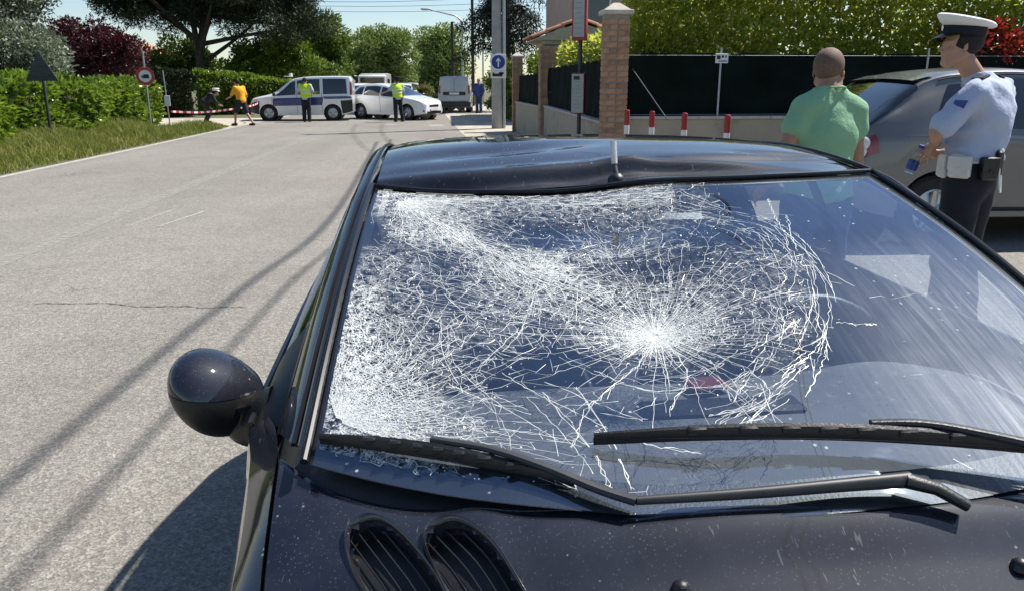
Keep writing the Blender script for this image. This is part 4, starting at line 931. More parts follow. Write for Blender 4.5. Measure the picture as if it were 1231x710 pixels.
def dens(u, v):
    u = np.atleast_1d(u); v = np.atleast_1d(v)
    d2 = ((u[:, None] - DENS[:, 0]) * .66) ** 2 + ((v[:, None] - DENS[:, 1]) * GL) ** 2 + 1e-4
    w = 1 / d2 ** 1.7; return (w * DENS[:, 2]).sum(1) / w.sum(1)
def to_uv(p):
    v = p[:, 1] / GL; return p[:, 0] / (.701 - .06 * v), v
CRV, CRF, crn = [], [], 0
def ribbon(pts, w):
    """a crack: a thin ribbon lying on the glass; pts in metres (x, along glass)"""
    global crn
    pts = np.asarray(pts, float)
    if len(pts) < 2: return
    u, v = to_uv(pts); k = (np.abs(u) < .985) & (v > .012) & (v < .985)
    if not k.all():
        n0 = int(np.argmin(k)) if not k[0] or not k.all() else len(pts)
        if n0 < 2: return
        pts, u, v = pts[:n0], u[:n0], v[:n0]
        if np.ndim(w): w = w[:n0]
    P = Gs(u, v); e = 1e-3
    nu_ = np.cross(Gs(u + e, v) - P, Gs(u, v + e) - P); nu_ /= np.linalg.norm(nu_, axis=1)[:, None]
    t = np.gradient(P, axis=0); t /= np.linalg.norm(t, axis=1)[:, None] + 1e-9
    s = np.cross(nu_, t); tilt = RNG.normal(0, .35, len(P))[:, None]
    s = s * np.cos(tilt) + nu_ * np.sin(tilt)
    hw = (np.asarray(w) * np.ones(len(P)) * RNG.uniform(.6, 1.4, len(P)))[:, None] * .5
    P = P + nu_ * (.0016 + RNG.uniform(0, .0006))
    CRV.append(np.stack([P - s * hw, P + s * hw], 1).reshape(-1, 3))
    i = crn + 2 * np.arange(len(P) - 1); CRF.append(np.stack([i, i + 1, i + 3, i + 2], 1)); crn += 2 * len(P)
def jag(a, b, amp, n):
    t = np.linspace(0, 1, n)[:, None]; p = a * (1 - t) + b * t
    d = b - a; nn = np.array((-d[1], d[0])); off = RNG.normal(0, amp, n); off[0] = off[-1] = 0
    return p + nn * off[:, None]
def m_(u, v): return np.array((u * (.701 - .06 * v), v * GL))
# (1) linked webs: rays and the ring cracks between them, round each place the glass was struck
C1 = m_(-.17, .415); C2 = m_(-.955, .085); C3 = m_(-.47, .608); C4 = m_(-.20, .665); C5 = m_(-.90, .93)
def wob2(p, k): return np.stack([np.sin(p[:, 1] * 23 * k + 1.3) + .5 * np.sin(p[:, 0] * 51 * k), np.sin(p[:, 0] * 27 * k + .4) + .5 * np.sin(p[:, 1] * 47 * k)], 1)
def web(c, n, r0, r1, grow, a0, a1, kr, kc, reach, w, ex=1.0, soft=1.0):
    radii = [r0]
    while radii[-1] < r1: radii.append(radii[-1] * grow + .0006)
    radii = np.array(radii); m = len(radii); full = abs(a1 - a0 - 2 * PI) < .01
    A_ = a0 + (a1 - a0) * (np.arange(n)[:, None] + RNG.uniform(-.45, .45, (n, 1))) / n + RNG.normal(0, .20, (n, m)) / n * np.sqrt(np.arange(m))[None] * .7
    R_ = radii[None] * (1 + RNG.normal(0, .022, (n, m)))
    P = np.stack([c[0] + R_ * np.cos(A_) * ex, c[1] + R_ * np.sin(A_)], -1)
    P = P + wob2(P.reshape(-1, 2), 1).reshape(P.shape) * .006 * np.clip(R_ / .12, 0, 1)[..., None]
    u_, v_ = to_uv(P.reshape(-1, 2)); D = dens(u_, v_).reshape(n, m); D = np.where(D > .15, np.maximum(D, .26), 0) * np.exp(-(radii[None] / reach) ** 2 * .5)
    def ar(a, b, rho, axis):
        z = np.zeros((a, b)); e = RNG.normal(0, 1, (a, b)); z[0] = e[0]
        for t in range(1, a): z[t] = rho * z[t - 1] + math.sqrt(1 - rho * rho) * e[t]
        z = .5 * (1 + np.tanh(z * .8)); return z if axis == 0 else z.T
    NR = ar(m, n, .90, 1); NC = ar(n, m, .88, 0)
    for i in range(n):
        run = []
        for k in range(m):          # along the ray, with breaks
            pk = np.clip(kr * D[i, k] ** soft, 0, .96) if D[i, k] > .03 else 0
            if NR[i, k] < pk: run.append(k)
            else:
                if len(run) > 1: ribbon(P[i, run], w * (.55 + .75 * D[i, run]))
                run = []
        if len(run) > 1: ribbon(P[i, run], w * (.55 + .75 * D[i, run]))
    for k in range(m):              # round the ring, with breaks
        run = []
        for i in range(n + (1 if full else 0)):
            q = i % n; pk = np.clip(kc * D[q, k] ** soft, 0, .95) if D[q, k] > .05 else 0
            if NC[q, k] < pk: run.append(q)
            else:
                if len(run) > 1: ribbon(P[run, k], w * (.45 + .7 * D[run, k]))
                run = []
        if len(run) > 1: ribbon(P[run, k], w * (.45 + .7 * D[run, k]))
web(C1, 104, .006, .56, 1.075, 0, 2 * PI, 1.45, 1.25, .33, .00082, 1.12)
web(C2, 80, .008, .75, 1.055, -.25, 1.85, 1.45, 1.1, .42, .00088, 1.10)
web(C3, 60, .030, .34, 1.080, 0, 2 * PI, .95, 1.0, .20, .00080, 1.2)
web(C5, 60, .012, .42, 1.075, -1.7, .25, 1.2, .85, .22, .00080, 1.1)
web(C4, 44, .006, .16, 1.12, 0, PI, 1.0, .6, .09, .00075, 1.3)
def rays(c, n, lmin, lmax, w, a0=0, a1=2 * PI, r0=.006, wob=.05):
    for k in range(n):
        a = a0 + (a1 - a0) * (k + RNG.uniform(-.4, .4)) / n; L = lmin + (lmax - lmin) * RNG.random() ** 1.8
        p = c + r0 * RNG.uniform(.3, 2.5) * np.array((math.cos(a), math.sin(a))); out = [p]; r_ = 0
        while r_ < L:
            st = RNG.uniform(.008, .02); a += RNG.normal(0, wob); p = p + st * np.array((math.cos(a), math.sin(a))); out.append(p); r_ += st
        ribbon(out, w * np.linspace(1.3, .5, len(out)))
rays(C1, 16, .12, .30, .0010, wob=.06); rays(C1, 80, .010, .05, .0007, wob=.12)
# (2) fine crazing where it is crushed
cand = np.stack([RNG.uniform(-.70, .45, 60000), RNG.uniform(.01, 1.02, 60000)], 1); cu, cv = to_uv(cand)
cd = dens(cu, cv); cand = cand[RNG.random(60000) < .30 * np.clip(cd - .18, 0, 1) ** 1.8]
cu, cv = to_uv(cand); cdk = dens(cu, cv)
for i, a in enumerate(cand):
    d = ((cand - a) ** 2).sum(1); nb = np.argpartition(d, 4)[:4]
    for q in nb:
        if q > i:
            L = math.sqrt(d[q])
            if .002 < L < .03: ribbon(jag(a, cand[q], .06, 3), (.6 + .9 * cdk[i]) * RNG.choice([.0005, .0008], p=[.6, .4]))
# (3) belts: the border of the broken area, the crease, the crushed header
def belt(uvs, n, spread, seg, w):
    path = np.array(smooth_path([(*m_(*q), 0) for q in uvs], 12))[:, :2]; cl = len(path)
    for k in range(n):
        i = RNG.integers(0, cl - 3); m = int(min(cl - i, RNG.integers(4, seg))); off = RNG.normal(0, spread); dr = RNG.normal(0, spread * 1.3)
        p = path[i:i + m]
        if len(p) < 3: continue
        d = np.gradient(p, axis=0); nn = np.stack([-d[:, 1], d[:, 0]], 1); nn /= np.linalg.norm(nn, axis=1)[:, None] + 1e-9
        ribbon(p + nn * (off + dr * np.linspace(0, 1, len(p)) + RNG.normal(0, .0012, len(p)))[:, None], w * RNG.uniform(.6, 1.5))
belt([(.10, .93), (.145, .905), (.25, .82), (.34, .725), (.34, .573), (.275, .413), (.19, .308), (.105, .25), (-.015, .185), (-.14, .158)], 70, .014, 22, .0008)
belt([(.02, .86), (.14, .80), (.24, .69), (.25, .55), (.19, .42), (.12, .33), (.0, .26), (-.1, .22)], 50, .024, 20, .0007)
belt([(-.90, .95), (-.775, .853), (-.66, .758), (-.56, .69), (-.47, .608), (-.355, .573), (-.245, .543)], 150, .020, 18, .0009)
belt([(-.88, .955), (-.65, .965), (-.47, .965), (-.27, .95), (-.06, .945), (.10, .93)], 150, .018, 16, .0009)
belt([(-.80, .60), (-.76, .45), (-.70, .31), (-.60, .22), (-.48, .16), (-.37, .10)], 22, .045, 26, .0007)
belt([(-.95, .05), (-.75, .20), (-.55, .38), (-.40, .55), (-.3, .62)], 22, .05, 26, .0007)
# (4) single cracks that run on
for uvs in ([(.33, .60), (.37, .68), (.42, .77)], [(.36, .72), (.40, .82), (.42, .87)], [(.28, .36), (.34, .35), (.38, .345)], [(-.42, .25), (-.37, .12), (-.36, .03)], [(-.5, .22), (-.42, .10), (-.40, .02)],
            [(-.17, .415), (-.28, .30), (-.40, .20), (-.46, .10)], [(-.17, .415), (-.14, .30), (-.22, .20)], [(-.15, .41), (-.02, .28), (.0, .2), (-.12, .13)], [(-.36, .30), (-.26, .25), (-.16, .25), (-.02, .23)], [(-.40, .14), (-.30, .12), (-.2, .10)]):
    p = np.array(smooth_path([(*m_(*q), 0) for q in uvs], 9))[:, :2]
    for k in range(2): ribbon(p + RNG.normal(0, .0022, p.shape), .0010)
# loose flakes standing up in the crushed zones
fc = np.stack([RNG.uniform(-.69, .40, 60000), RNG.uniform(.02, 1.0, 60000)], 1); fu, fv = to_uv(fc); fd = dens(fu, fv); fc = fc[RNG.random(60000) < np.clip(fd, 0, 1) ** 3.0 * .7]
fu, fv = to_uv(fc); k_ = np.abs(fu) < .98; fu, fv = fu[k_], fv[k_]; n_ = len(fu); FP = Gs(fu, fv) + np.array((0, -.32, .95)) * .0022
ta = RNG.normal(0, 1, (n_, 3)) * np.array((1, .8, .5)); ta /= np.linalg.norm(ta, axis=1)[:, None]; tb = np.cross(ta, RNG.normal(0, .4, (n_, 3)) + np.array((0, -.32, .95))); tb /= np.linalg.norm(tb, axis=1)[:, None]
sz = RNG.uniform(.0008, .0028, (n_, 1)); CRV.append(np.stack([FP - ta * sz, FP + tb * sz * .5, FP + ta * sz, FP - tb * sz * RNG.uniform(.2, .8, (n_, 1))], 1).reshape(-1, 3)); i_ = crn + 4 * np.arange(n_); CRF.append(np.stack([i_, i_ + 1, i_ + 2, i_ + 3], 1)); crn += 4 * n_
cr = link('crack_web', fast_mesh('crack_web', np.concatenate(CRV), np.concatenate(CRF), 'crack'), screen); cr['kind'] = 'stuff'
# crushed, powdery glass where it is broken finest
nu, nv = 161, 141
U, V = np.meshgrid(np.linspace(-.985, .45, nu), np.linspace(.02, .985, nv)); dd = dens(U.ravel(), V.ravel())
P = Gs(U, V).reshape(-1, 3) + np.array((0, -.32, .95)) * .0009
r1 = np.hypot((U.ravel() + .17) * .68, (V.ravel() - .415) * GL)
dv = np.clip((dd - .35) / .6, 0, 1) ** 1.7 * 1.4 + .75 * np.exp(-(r1 / .028) ** 2) + .30 * np.exp(-(r1 / .09) ** 2)
dv = dv + .9 * np.exp(-(((U.ravel() + .93) / .06) ** 2 + ((V.ravel() - .25) / .25) ** 2))
idx = np.arange(nu * nv).reshape(nv, nu)
gq = np.stack([idx[:-1, :-1].ravel(), idx[:-1, 1:].ravel(), idx[1:, 1:].ravel(), idx[1:, :-1].ravel()], 1)
keep = (dv[gq].max(1) > .02)
me = fast_mesh('crushed_glass', P, gq[keep], 'crushed', True)
at = me.attributes.new('dens', 'FLOAT', 'POINT'); at.data.foreach_set('value', dv.astype(np.float32))
link('crushed_glass', me, screen)['kind'] = 'stuff'
# --- wipers
def gp(u, v, h): return Gs(u, v, False) + np.array((0, -.32, .95)) * h
def blade(name, p0, p1, bow, par=car):
    p0, p1 = np.array(p0), np.array(p1); n = 26; t = np.linspace(0, 1, n)
    path = [p0 + (p1 - p0) * q + np.array((0, -.3, .95)) * bow * math.sin(PI * q) for q in t]
    w = MB().tube(path, [.004 + .005 * math.sin(PI * q) for q in t], 8, flat=(.8, 1.4)).build(name, 'plastic_black', par, True)
    MB().tube([p - np.array((0, -.3, .95)) * .010 for p in path], .0035, 6, flat=(.6, 1.8)).build('wiper_rubber', 'rubber', w, True)
    for q in (.22, .33, .42, .5, .58, .67, .78):
        p = p0 + (p1 - p0) * q + np.array((0, -.3, .95)) * (bow * math.sin(PI * q) + .004)
        MB().box(tuple(p), (.028, .014, .012), bev=.003).build('blade_clip', 'plastic_black', w, 40)
    return w
l0 = (-.688, 1.030, 1.032); l1 = (-.325, .868, 1.022)
wa = blade('wiper_blade', l0, l1, .012)
path = smooth_path([(-.52, .965, 1.050), (-.44, .925, 1.050), (-.37, .885, 1.040), (-.30, .838, 1.026), (-.255, .812, 1.020)], 6)
MB().tube(path, [.006 + .0025 * k / (len(path) - 1) for k in range(len(path))], 8, flat=(1.1, .8)).build('wiper_rod', 'arm_paint', wa, True)
path = smooth_path([(-.255, .812, 1.020), (-.10, .808, 1.024), (.04, .806, 1.030), (.118, .803, 1.034)], 6)
arm = MB().tube(path, [.0075 + .007 * k / (len(path) - 1) for k in range(len(path))], 10, flat=(.75, .8)).build('wiper_arm', 'arm_paint', car, True)
MB().tube([(.112, .803, 1.034), (.150, .790, 1.026), (.185, .772, 1.008)], [.018, .015, .013], 10, flat=(.8, .6)).build('arm_head', 'plastic_black', arm, True)
wb_ = blade('wiper_blade', (-.288, .928, 1.060), (.36, .838, 1.052), .020)
path = smooth_path([(.10, .878, 1.084), (.18, .868, 1.083), (.28, .842, 1.068), (.40, .808, 1.046), (.55, .815, 1.036)], 6)
MB().tube(path, [.006 + .006 * k / (len(path) - 1) for k in range(len(path))], 8, flat=(1.1, .8)).build('wiper_rod', 'plastic_black', wb_, True)
# scuttle panel under the wipers
def scut(u, q):
    yr = .815 + .150 * abs(u) ** 1.9 + .10 * abs(u) ** 8; y0_ = yr - .02; y1_ = .83 + .215 * abs(u) ** 2.2
    return (u * (.735 - .04 * q), y0_ + (max(y1_, y0_ + .03) - y0_) * q, (bon_z(u, y0_) - .012) * (1 - q) + 1.004 * q)
b = MB(); b.grid(scut, 40, 5, (-1, 1), (0, 1)); b.build('scuttle', 'plastic_black', car, True)

# the car is short behind the doors: bring its tail in
def tail_in(y): return np.where(y > 2.3, 2.3 + (y - 2.3) * .80, y)
def walk(o):
    for c in o.children:
        yield c; yield from walk(c)
done = set()
for c in list(walk(car)):
    me = c.data
    if me is None or me.name in done: continue
    done.add(me.name); co = np.empty(len(me.vertices) * 3, np.float32); me.vertices.foreach_get('co', co); co = co.reshape(-1, 3)
    if co[:, 1].max() <= 2.3: continue
    if c.name.startswith(('wheel', 'rim')): co[:, 1] += tail_in(3.22) - 3.22
    else: co[:, 1] = tail_in(co[:, 1])
    me.vertices.foreach_set('co', co.ravel()); me.update()
# ------------------------------------------------------------------ other vehicles (local: x forward, y left, z up)
class Body:
    def __init__(self, **k): self.__dict__.update(k)
    def par(self, x): return [interp(x, *[list(t) for t in zip(*sorted(getattr(self, n)))]) for n in ('zb', 'zbelt', 'zroof', 'ws', 'wb', 'wr')]
    def S(self, x, k, s):
        zb, zbelt, zr, ws, wb, wr = self.par(x); zm = zb + (zbelt - zb) * .45
        P = [(0, zb), (ws - .10, zb), (ws - .01, zb + .05), (ws + .012, zm), (wb + .008, zbelt - .09), (wb - .02, zbelt), (wb - .02 + (wr - wb + .02) * .5 + .015, zbelt + (zr - zbelt) * .5), (wr + .035, zr - min(.10, (zr - zbelt) * .3)), (wr - .02, zr - min(.025, (zr - zbelt) * .1)), (wr * .55, zr), (0, zr + .012)]
        i = min(int(k), 9); t = k - i
        p0, p1, p2, p3 = [np.array(P[min(max(j, 0), 10)]) for j in (i - 1, i, i + 1, i + 2)]
        if i in (0, 4): q = p1 * (1 - t) + p2 * t if i == 0 else .5 * ((2*p1) + (-p0 + p2)*t + (2*p0 - 5*p1 + 4*p2 - p3)*t*t + (-p0 + 3*p1 - 3*p2 + p3)*t**3)
        else: q = .5 * ((2*p1) + (-p0 + p2)*t + (2*p0 - 5*p1 + 4*p2 - p3)*t*t + (-p0 + 3*p1 - 3*p2 + p3)*t**3)
        return np.array((x, s * max(0, q[0]), q[1]))
    def N(self, x, k, s):
        e = .01; d1 = self.S(x + e, k, s) - self.S(x - e, k, s); d2 = self.S(x, min(10, k + e), s) - self.S(x, k - e, s)
        n = np.cross(d1, d2) * -s; l = np.linalg.norm(n); n = n / (l + 1e-9)
        return n if n[1] * s >= -.2 or n[2] > 0 else -n
    def patch(self, name, mat, par, xa, xb, k0, k1, s, off=.006, nx=10, nk=6, smooth=True):
        """xa, xb: (at k0, at k1) ends of the patch"""
        b = MB(); vs_ = []
        for i in range(nx):
            for j in range(nk):
                q = j / (nk - 1); k = k0 + (k1 - k0) * q; x0 = xa[0] + (xa[1] - xa[0]) * q; x1 = xb[0] + (xb[1] - xb[0]) * q; x = x0 + (x1 - x0) * i / (nx - 1)
                vs_.append(self.S(x, k, s) + self.N(x, k, s) * off)
        b.add(vs_, [(i * nk + j, i * nk + j + 1, (i + 1) * nk + j + 1, (i + 1) * nk + j) for i in range(nx - 1) for j in range(nk - 1)])
        return b.build(name, mat, par, smooth)
    def build(self, root, mat, xs):
        ks = [0, .5, 1, 1.5, 2, 2.33, 2.66, 3, 3.33, 3.66, 4, 4.33, 4.66, 5, 5.5, 6, 6.5, 7, 7.33, 7.66, 8, 8.5, 9, 9.5, 10]; b = MB(); nk = len(ks)
        for s in (-1, 1):
            pts = np.array([self.S(x, k, s) for x in xs for k in ks]); ins = np.zeros(len(pts), bool)
            for wx in self.wheels:
                rr = self.R * 1.14; d = np.hypot(pts[:, 0] - wx, pts[:, 2] - self.R); m = (d < rr) & (np.abs(pts[:, 1]) > .3); ins |= m
                f = rr / np.maximum(d[m], .01); pts[m, 0] = wx + (pts[m, 0] - wx) * f; pts[m, 2] = self.R + (pts[m, 2] - self.R) * f
            fs = []
            for i in range(len(xs) - 1):
                for j in range(nk - 1):
                    q = (i * nk + j, i * nk + j + 1, (i + 1) * nk + j + 1, (i + 1) * nk + j)
                    if not all(ins[a] for a in q): fs.append(q)
            fs.append(tuple(range(nk))); fs.append(tuple((len(xs) - 1) * nk + j for j in range(nk)))
            b.add(pts, fs)
        o = b.build('body', mat, root, 38)
        for wx in self.wheels:
            for s in (-1, 1):
                ys = s * (self.par(wx)[3] + .0)
                h = MB(); h.lathe([(self.R * 1.15, 0), (self.R * 1.15, -.25 * s), (.02, -.26 * s)], 26, (wx, ys, self.R), 'y'); h.build('wheel_housing', 'plastic_black', root, True)
                t = MB(); R_ = self.R; t.lathe([(R_ * .62, -.09), (R_ * .9, -.09), (R_, -.06), (R_, .06), (R_ * .9, .09), (R_ * .62, .085)], 30, (wx, ys - s * .10, R_), 'y'); w = t.build('wheel', 'tyre', root, 30)
                r_ = MB(); r_.lathe([(R_ * .64, -.06), (R_ * .63, .07), (R_ * .56, .075), (R_ * .54, .03), (R_ * .2, .05), (0, .06)], 30, (0, 0, 0), 'y')
                for k in range(5):
                    a = 2 * PI * k / 5 + .3; r_.tube([(.05 * math.cos(a), .05, .05 * math.sin(a)), (R_ * .58 * math.cos(a), .07, R_ * .58 * math.sin(a))], [.04, .03], 6)
                r_.xf(Matrix.Translation((wx, ys - s * .10, R_)) @ Matrix.Scale(s, 4, (0, 1, 0))); r_.build('rim', self.rim, w, 30)
        return o
def seam(body, root, pts, s, r=.006, mat='rubber'):
    MB().tube([body.S(x, k, s) + body.N(x, k, s) * .001 for x, k in pts], r, 5).build('panel_gap', mat, root)
def lrange(a, b, n): return [a + (b - a) * i / (n - 1) for i in range(n)]
def wing_mirror(B, root, x, k, s, mat):
    p = B.S(x, k, s); b = MB(); b.box((0, 0, 0), (.10, .20, .15), bev=.035); b.xf(Matrix.Translation((p[0], p[1] + s * .12, p[2] + .07))); b.cyl(tuple(p), (p[0], p[1] + s * .08, p[2] + .05), .02, n=8); b.build('door_mirror', mat, root, 40)

# --- police people carrier, side on
dob = thing('police_van', 'white police people carrier with blue side stripe parked across the road', 'van', (-6.0, 35.1, 0), PI + .03)
B = Body(zb=[(2.08, .30), (1.6, .22), (-1.6, .24), (-2.08, .34)], zbelt=[(2.08, .66), (1.95, .84), (1.2, .98), (0, 1.02), (-2.08, 1.06)],
         zroof=[(2.08, .72), (1.98, .90), (1.25, 1.08), (.95, 1.24), (.42, 1.62), (.15, 1.72), (-.4, 1.78), (-1.5, 1.80), (-1.98, 1.78), (-2.08, 1.66)],
         ws=[(2.08, .62), (1.8, .80), (-1.9, .83), (-2.08, .76)], wb=[(2.08, .60), (1.9, .76), (1, .84), (-1.9, .85), (-2.08, .80)], wr=[(2.08, .50), (1.3, .70), (.4, .66), (-.5, .68), (-1.95, .68), (-2.08, .64)], wheels=(1.32, -1.26), R=.32, rim='alloy')
B.build(dob, 'car_white', sorted(set(lrange(-2.08, -1.9, 5) + lrange(-1.9, 1.9, 64) + lrange(1.9, 2.08, 6))))
for s in (-1, 1):
    B.patch('side_window', 'far_glass', dob, (1.12, .40), (.20, .20), 5.12, 6.95, s); B.patch('side_window', 'far_glass', dob, (.12, .12), (-.78, -.78), 5.12, 6.9, s); B.patch('side_window', 'far_glass', dob, (-.90, -.90), (-1.88, -1.84), 5.12, 6.9, s)
    B.patch('livery_stripe', 'livery_blue', dob, (1.15, 1.12), (-.85, -.92), 3.12, 4.05, s, .005, 16); B.patch('livery_stripe', 'livery_blue', dob, (-.95, -.90), (-2.02, -2.02), 3.75, 4.20, s, .005, 10)
    B.patch('bumper_side', 'plastic_black', dob, (-1.66, -1.60), (-2.07, -2.07), 2.0, 3.55, s, .010, 8); B.patch('bumper_side', 'plastic_black', dob, (2.07, 2.07), (1.70, 1.66), 2.0, 3.9, s, .010, 8)
    B.patch('tail_light', 'lens_red', dob, (-1.99, -1.99), (-2.075, -2.075), 4.9, 6.6, s, .010, 4); B.patch('headlight', 'lens_clear', dob, (2.06, 2.03), (1.72, 1.78), 4.1, 4.9, s, .010, 6)
    for xs in ((1.20, .16), (.16, -.84)):
        seam(B, dob, [(xs[1], k) for k in lrange(2.3, 7, 12)], s)
    seam(B, dob, [(1.18, k) for k in lrange(2.3, 4.9, 8)], s)
    wing_mirror(B, dob, 1.05, 5.2, s, 'plastic_black')
B.patch('windscreen', 'far_glass', dob, (1.16, 1.20), (.44, .46), 7.7, 10, 1); B.patch('windscreen', 'far_glass', dob, (1.16, 1.20), (.44, .46), 7.7, 10, -1)
b = MB(); b.box((.55, 0, 1.78), (.30, .5, .03), bev=.01); b.lathe([(0, .13), (.06, .12), (.075, .08), (.08, 0)], 16, (.45, .1, 1.785)); b.build('roof_beacon', 'lens_clear', dob, 40); MB().cyl((.2, 0, 1.74), (.05, 0, 2.05), .008, n=6).build('aerial', 'plastic_black', dob)
# --- white hatchback, three-quarter view
hat = thing('hatchback', 'white five-door hatchback stopped askew behind the officer', 'car', (-2.25, 35.9, 0), R(-36))
B = Body(zb=[(2.1, .28), (1.6, .20), (-1.6, .22), (-2.1, .36)], zbelt=[(2.1, .60), (1.9, .77), (1.0, .92), (0, .94), (-1.6, 1.0), (-2.1, .92)],
         zroof=[(2.1, .64), (1.97, .80), (1.15, .98), (.9, 1.06), (.25, 1.37), (-.1, 1.46), (-.6, 1.50), (-1.3, 1.46), (-1.65, 1.36), (-1.98, 1.05), (-2.1, .95)],
         ws=[(2.1, .58), (1.8, .80), (-1.8, .82), (-2.1, .70)], wb=[(2.1, .55), (1.85, .76), (1, .85), (-1.5, .86), (-2.1, .72)], wr=[(2.1, .48), (1.2, .70), (.2, .60), (-.6, .60), (-1.5, .56), (-2.1, .60)], wheels=(1.30, -1.28), R=.32, rim='alloy')
B.build(hat, 'car_white', sorted(set(lrange(-2.1, -1.9, 6) + lrange(-1.9, 1.9, 64) + lrange(1.9, 2.1, 7))))
for s in (-1, 1):
    B.patch('side_window', 'far_glass', hat, (1.0, .25), (-.10, -.10), 5.15, 6.95, s); B.patch('side_window', 'far_glass', hat, (-.18, -.18), (-1.05, -1.05), 5.15, 6.9, s); B.patch('side_window', 'far_glass', hat, (-1.12, -1.12), (-1.62, -1.40), 5.2, 6.8, s)
    B.patch('headlight', 'lens_clear', hat, (2.0, 2.0), (1.55, 1.45), 4.2, 5.0, s, .008, 6); B.patch('tail_light', 'lens_red', hat, (-1.85, -1.85), (-2.07, -2.05), 4.2, 5.4, s, .008, 5)
    B.patch('windscreen', 'far_glass', hat, (1.05, 1.10), (.27, .30), 7.6, 10, s); seam(B, hat, [(-.14, k) for k in lrange(2.3, 7, 12)], s); seam(B, hat, [(.98, k) for k in lrange(2.3, 5, 8)], s); wing_mirror(B, hat, .85, 5.2, s, 'plastic_black')
b = MB(); b.box((2.09, 0, .60), (.05, .62, .10), bev=.02); b.build('grille', 'plastic_black', hat, 40); b = MB(); b.box((2.10, 0, .33), (.04, .95, .12), bev=.02); b.build('air_intake', 'plastic_black', hat, 40)
MB().box((2.125, 0, .455), (.015, .50, .11)).build('number_plate', 'sign_white', hat); 
for s in (-1, 1): MB().box((2.05, s * .58, .40), (.05, .2, .09), bev=.02).build('fog_light', 'plastic_black', hat, 40)
# --- delivery van seen from behind
van = thing('delivery_van', 'white delivery van seen from behind beside the right verge', 'van', (.52, 44.6, 0), R(86))
B = Body(zb=[(2.1, .3), (1.6, .24), (-1.7, .26), (-2.1, .36)], zbelt=[(2.1, .68), (1.9, .86), (1.1, 1.0), (-2.1, 1.05)], zroof=[(2.1, .72), (1.95, .9), (1.25, 1.08), (.5, 1.62), (.1, 1.78), (-1.9, 1.84), (-2.06, 1.80), (-2.1, 1.70)],
         ws=[(2.1, .62), (1.8, .80), (-1.9, .82), (-2.1, .78)], wb=[(2.1, .6), (1.9, .76), (1, .84), (-2.1, .84)], wr=[(2.1, .5), (1.3, .70), (.4, .68), (-2.0, .70), (-2.1, .68)], wheels=(1.3, -1.3), R=.32, rim='alloy')
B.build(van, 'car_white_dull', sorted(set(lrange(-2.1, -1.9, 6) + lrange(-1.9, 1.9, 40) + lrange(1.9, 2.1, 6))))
b = MB(); b.box((-2.13, 0, .46), (.12, 1.66, .26), bev=.03); b.build('rear_bumper', 'plastic_black', van, 40)
MB().box((-2.12, 0, .98), (.03, 1.15, .17), bev=.01).build('plate_recess', 'plastic_black', van, 40); MB().box((-2.145, 0, .98), (.012, .5, .11)).build('number_plate', 'sign_white', van)
MB().box((-2.112, 0, 1.25), (.012, .012, 1.0)).build('panel_gap', 'rubber', van); MB().lathe([(0, .012), (.07, .008), (.075, 0)], 18, (-2.105, -.2, 1.3), 'x').build('badge', 'plastic_grey', van)
for s in (-1, 1):
    MB().box((-2.11, s * .76, 1.18), (.05, .10, .42), bev=.015).build('tail_light', 'lens_red', van, 40); wing_mirror(B, van, 1.0, 5.2, s, 'plastic_black'); B.patch('windscreen', 'far_glass', van, (1.16, 1.2), (.5, .52), 7.7, 10, s); B.patch('side_window', 'far_glass', van, (1.1, .45), (.25, .25), 5.12, 6.9, s)
# --- two white cars and a lorry queueing behind
def plain_car(label, loc, rz, mat, sc=1.0, name='car'):
    c = thing(name, label, 'car', loc, rz)
    B = Body(zb=[(2.0, .28), (1.6, .2), (-2.0, .34)], zbelt=[(2.0, .55), (1.8, .74), (1.0, .92), (-1.6, 1.0), (-2.0, .92)], zroof=[(2.0, .6), (1.9, .74), (1.15, .96), (.35, 1.38), (0, 1.47), (-.6, 1.50), (-1.4, 1.42), (-1.9, 1.05), (-2.0, .95)],
             ws=[(2.0, .6), (1.8, .78), (-2.0, .72)], wb=[(2.0, .55), (1.8, .76), (-1.6, .84), (-2.0, .74)], wr=[(2.0, .48), (1.2, .68), (.2, .6), (-2.0, .58)], wheels=(1.25, -1.25), R=.30, rim='alloy')
    B.build(c, mat, lrange(-2, 2, 50))
    for s in (-1, 1):
        B.patch('side_window', 'far_glass', c, (1.0, .3), (-.1, -.1), 5.15, 6.9, s); B.patch('side_window', 'far_glass', c, (-.2, -.2), (-1.4, -1.2), 5.15, 6.8, s); B.patch('windscreen', 'far_glass', c, (1.08, 1.1), (.36, .38), 7.6, 10, s); B.patch('headlight', 'lens_clear', c, (1.93, 1.93), (1.6, 1.55), 4.3, 5, s); wing_mirror(B, c, .9, 5.2, s, mat)
    MB().box((2.0, 0, .55), (.04, .7, .1), bev=.02).build('grille', 'plastic_black', c, 40)
plain_car('white car half hidden between the police van and the white hatchback', (-4.55, 44.5, 0), R(-88), 'car_white')
plain_car('white car roof showing over the white hatchback', (-2.75, 50, 0), R(-90), 'car_white')
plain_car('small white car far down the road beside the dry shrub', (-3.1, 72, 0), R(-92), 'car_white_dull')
lor = thing('lorry', 'white lorry cab facing us behind the white hatchback', 'lorry', (-5.35, 62, 0), R(-90))
b = MB(); b.box((1.0, 0, 1.30), (1.7, 2.0, 1.55), bev=.12); b.build('cab', 'car_white', lor, 40); b = MB(); b.box((-1.8, 0, 1.30), (3.6, 2.0, 1.75), bev=.05); b.build('load_body', 'car_white_dull', lor, 40)
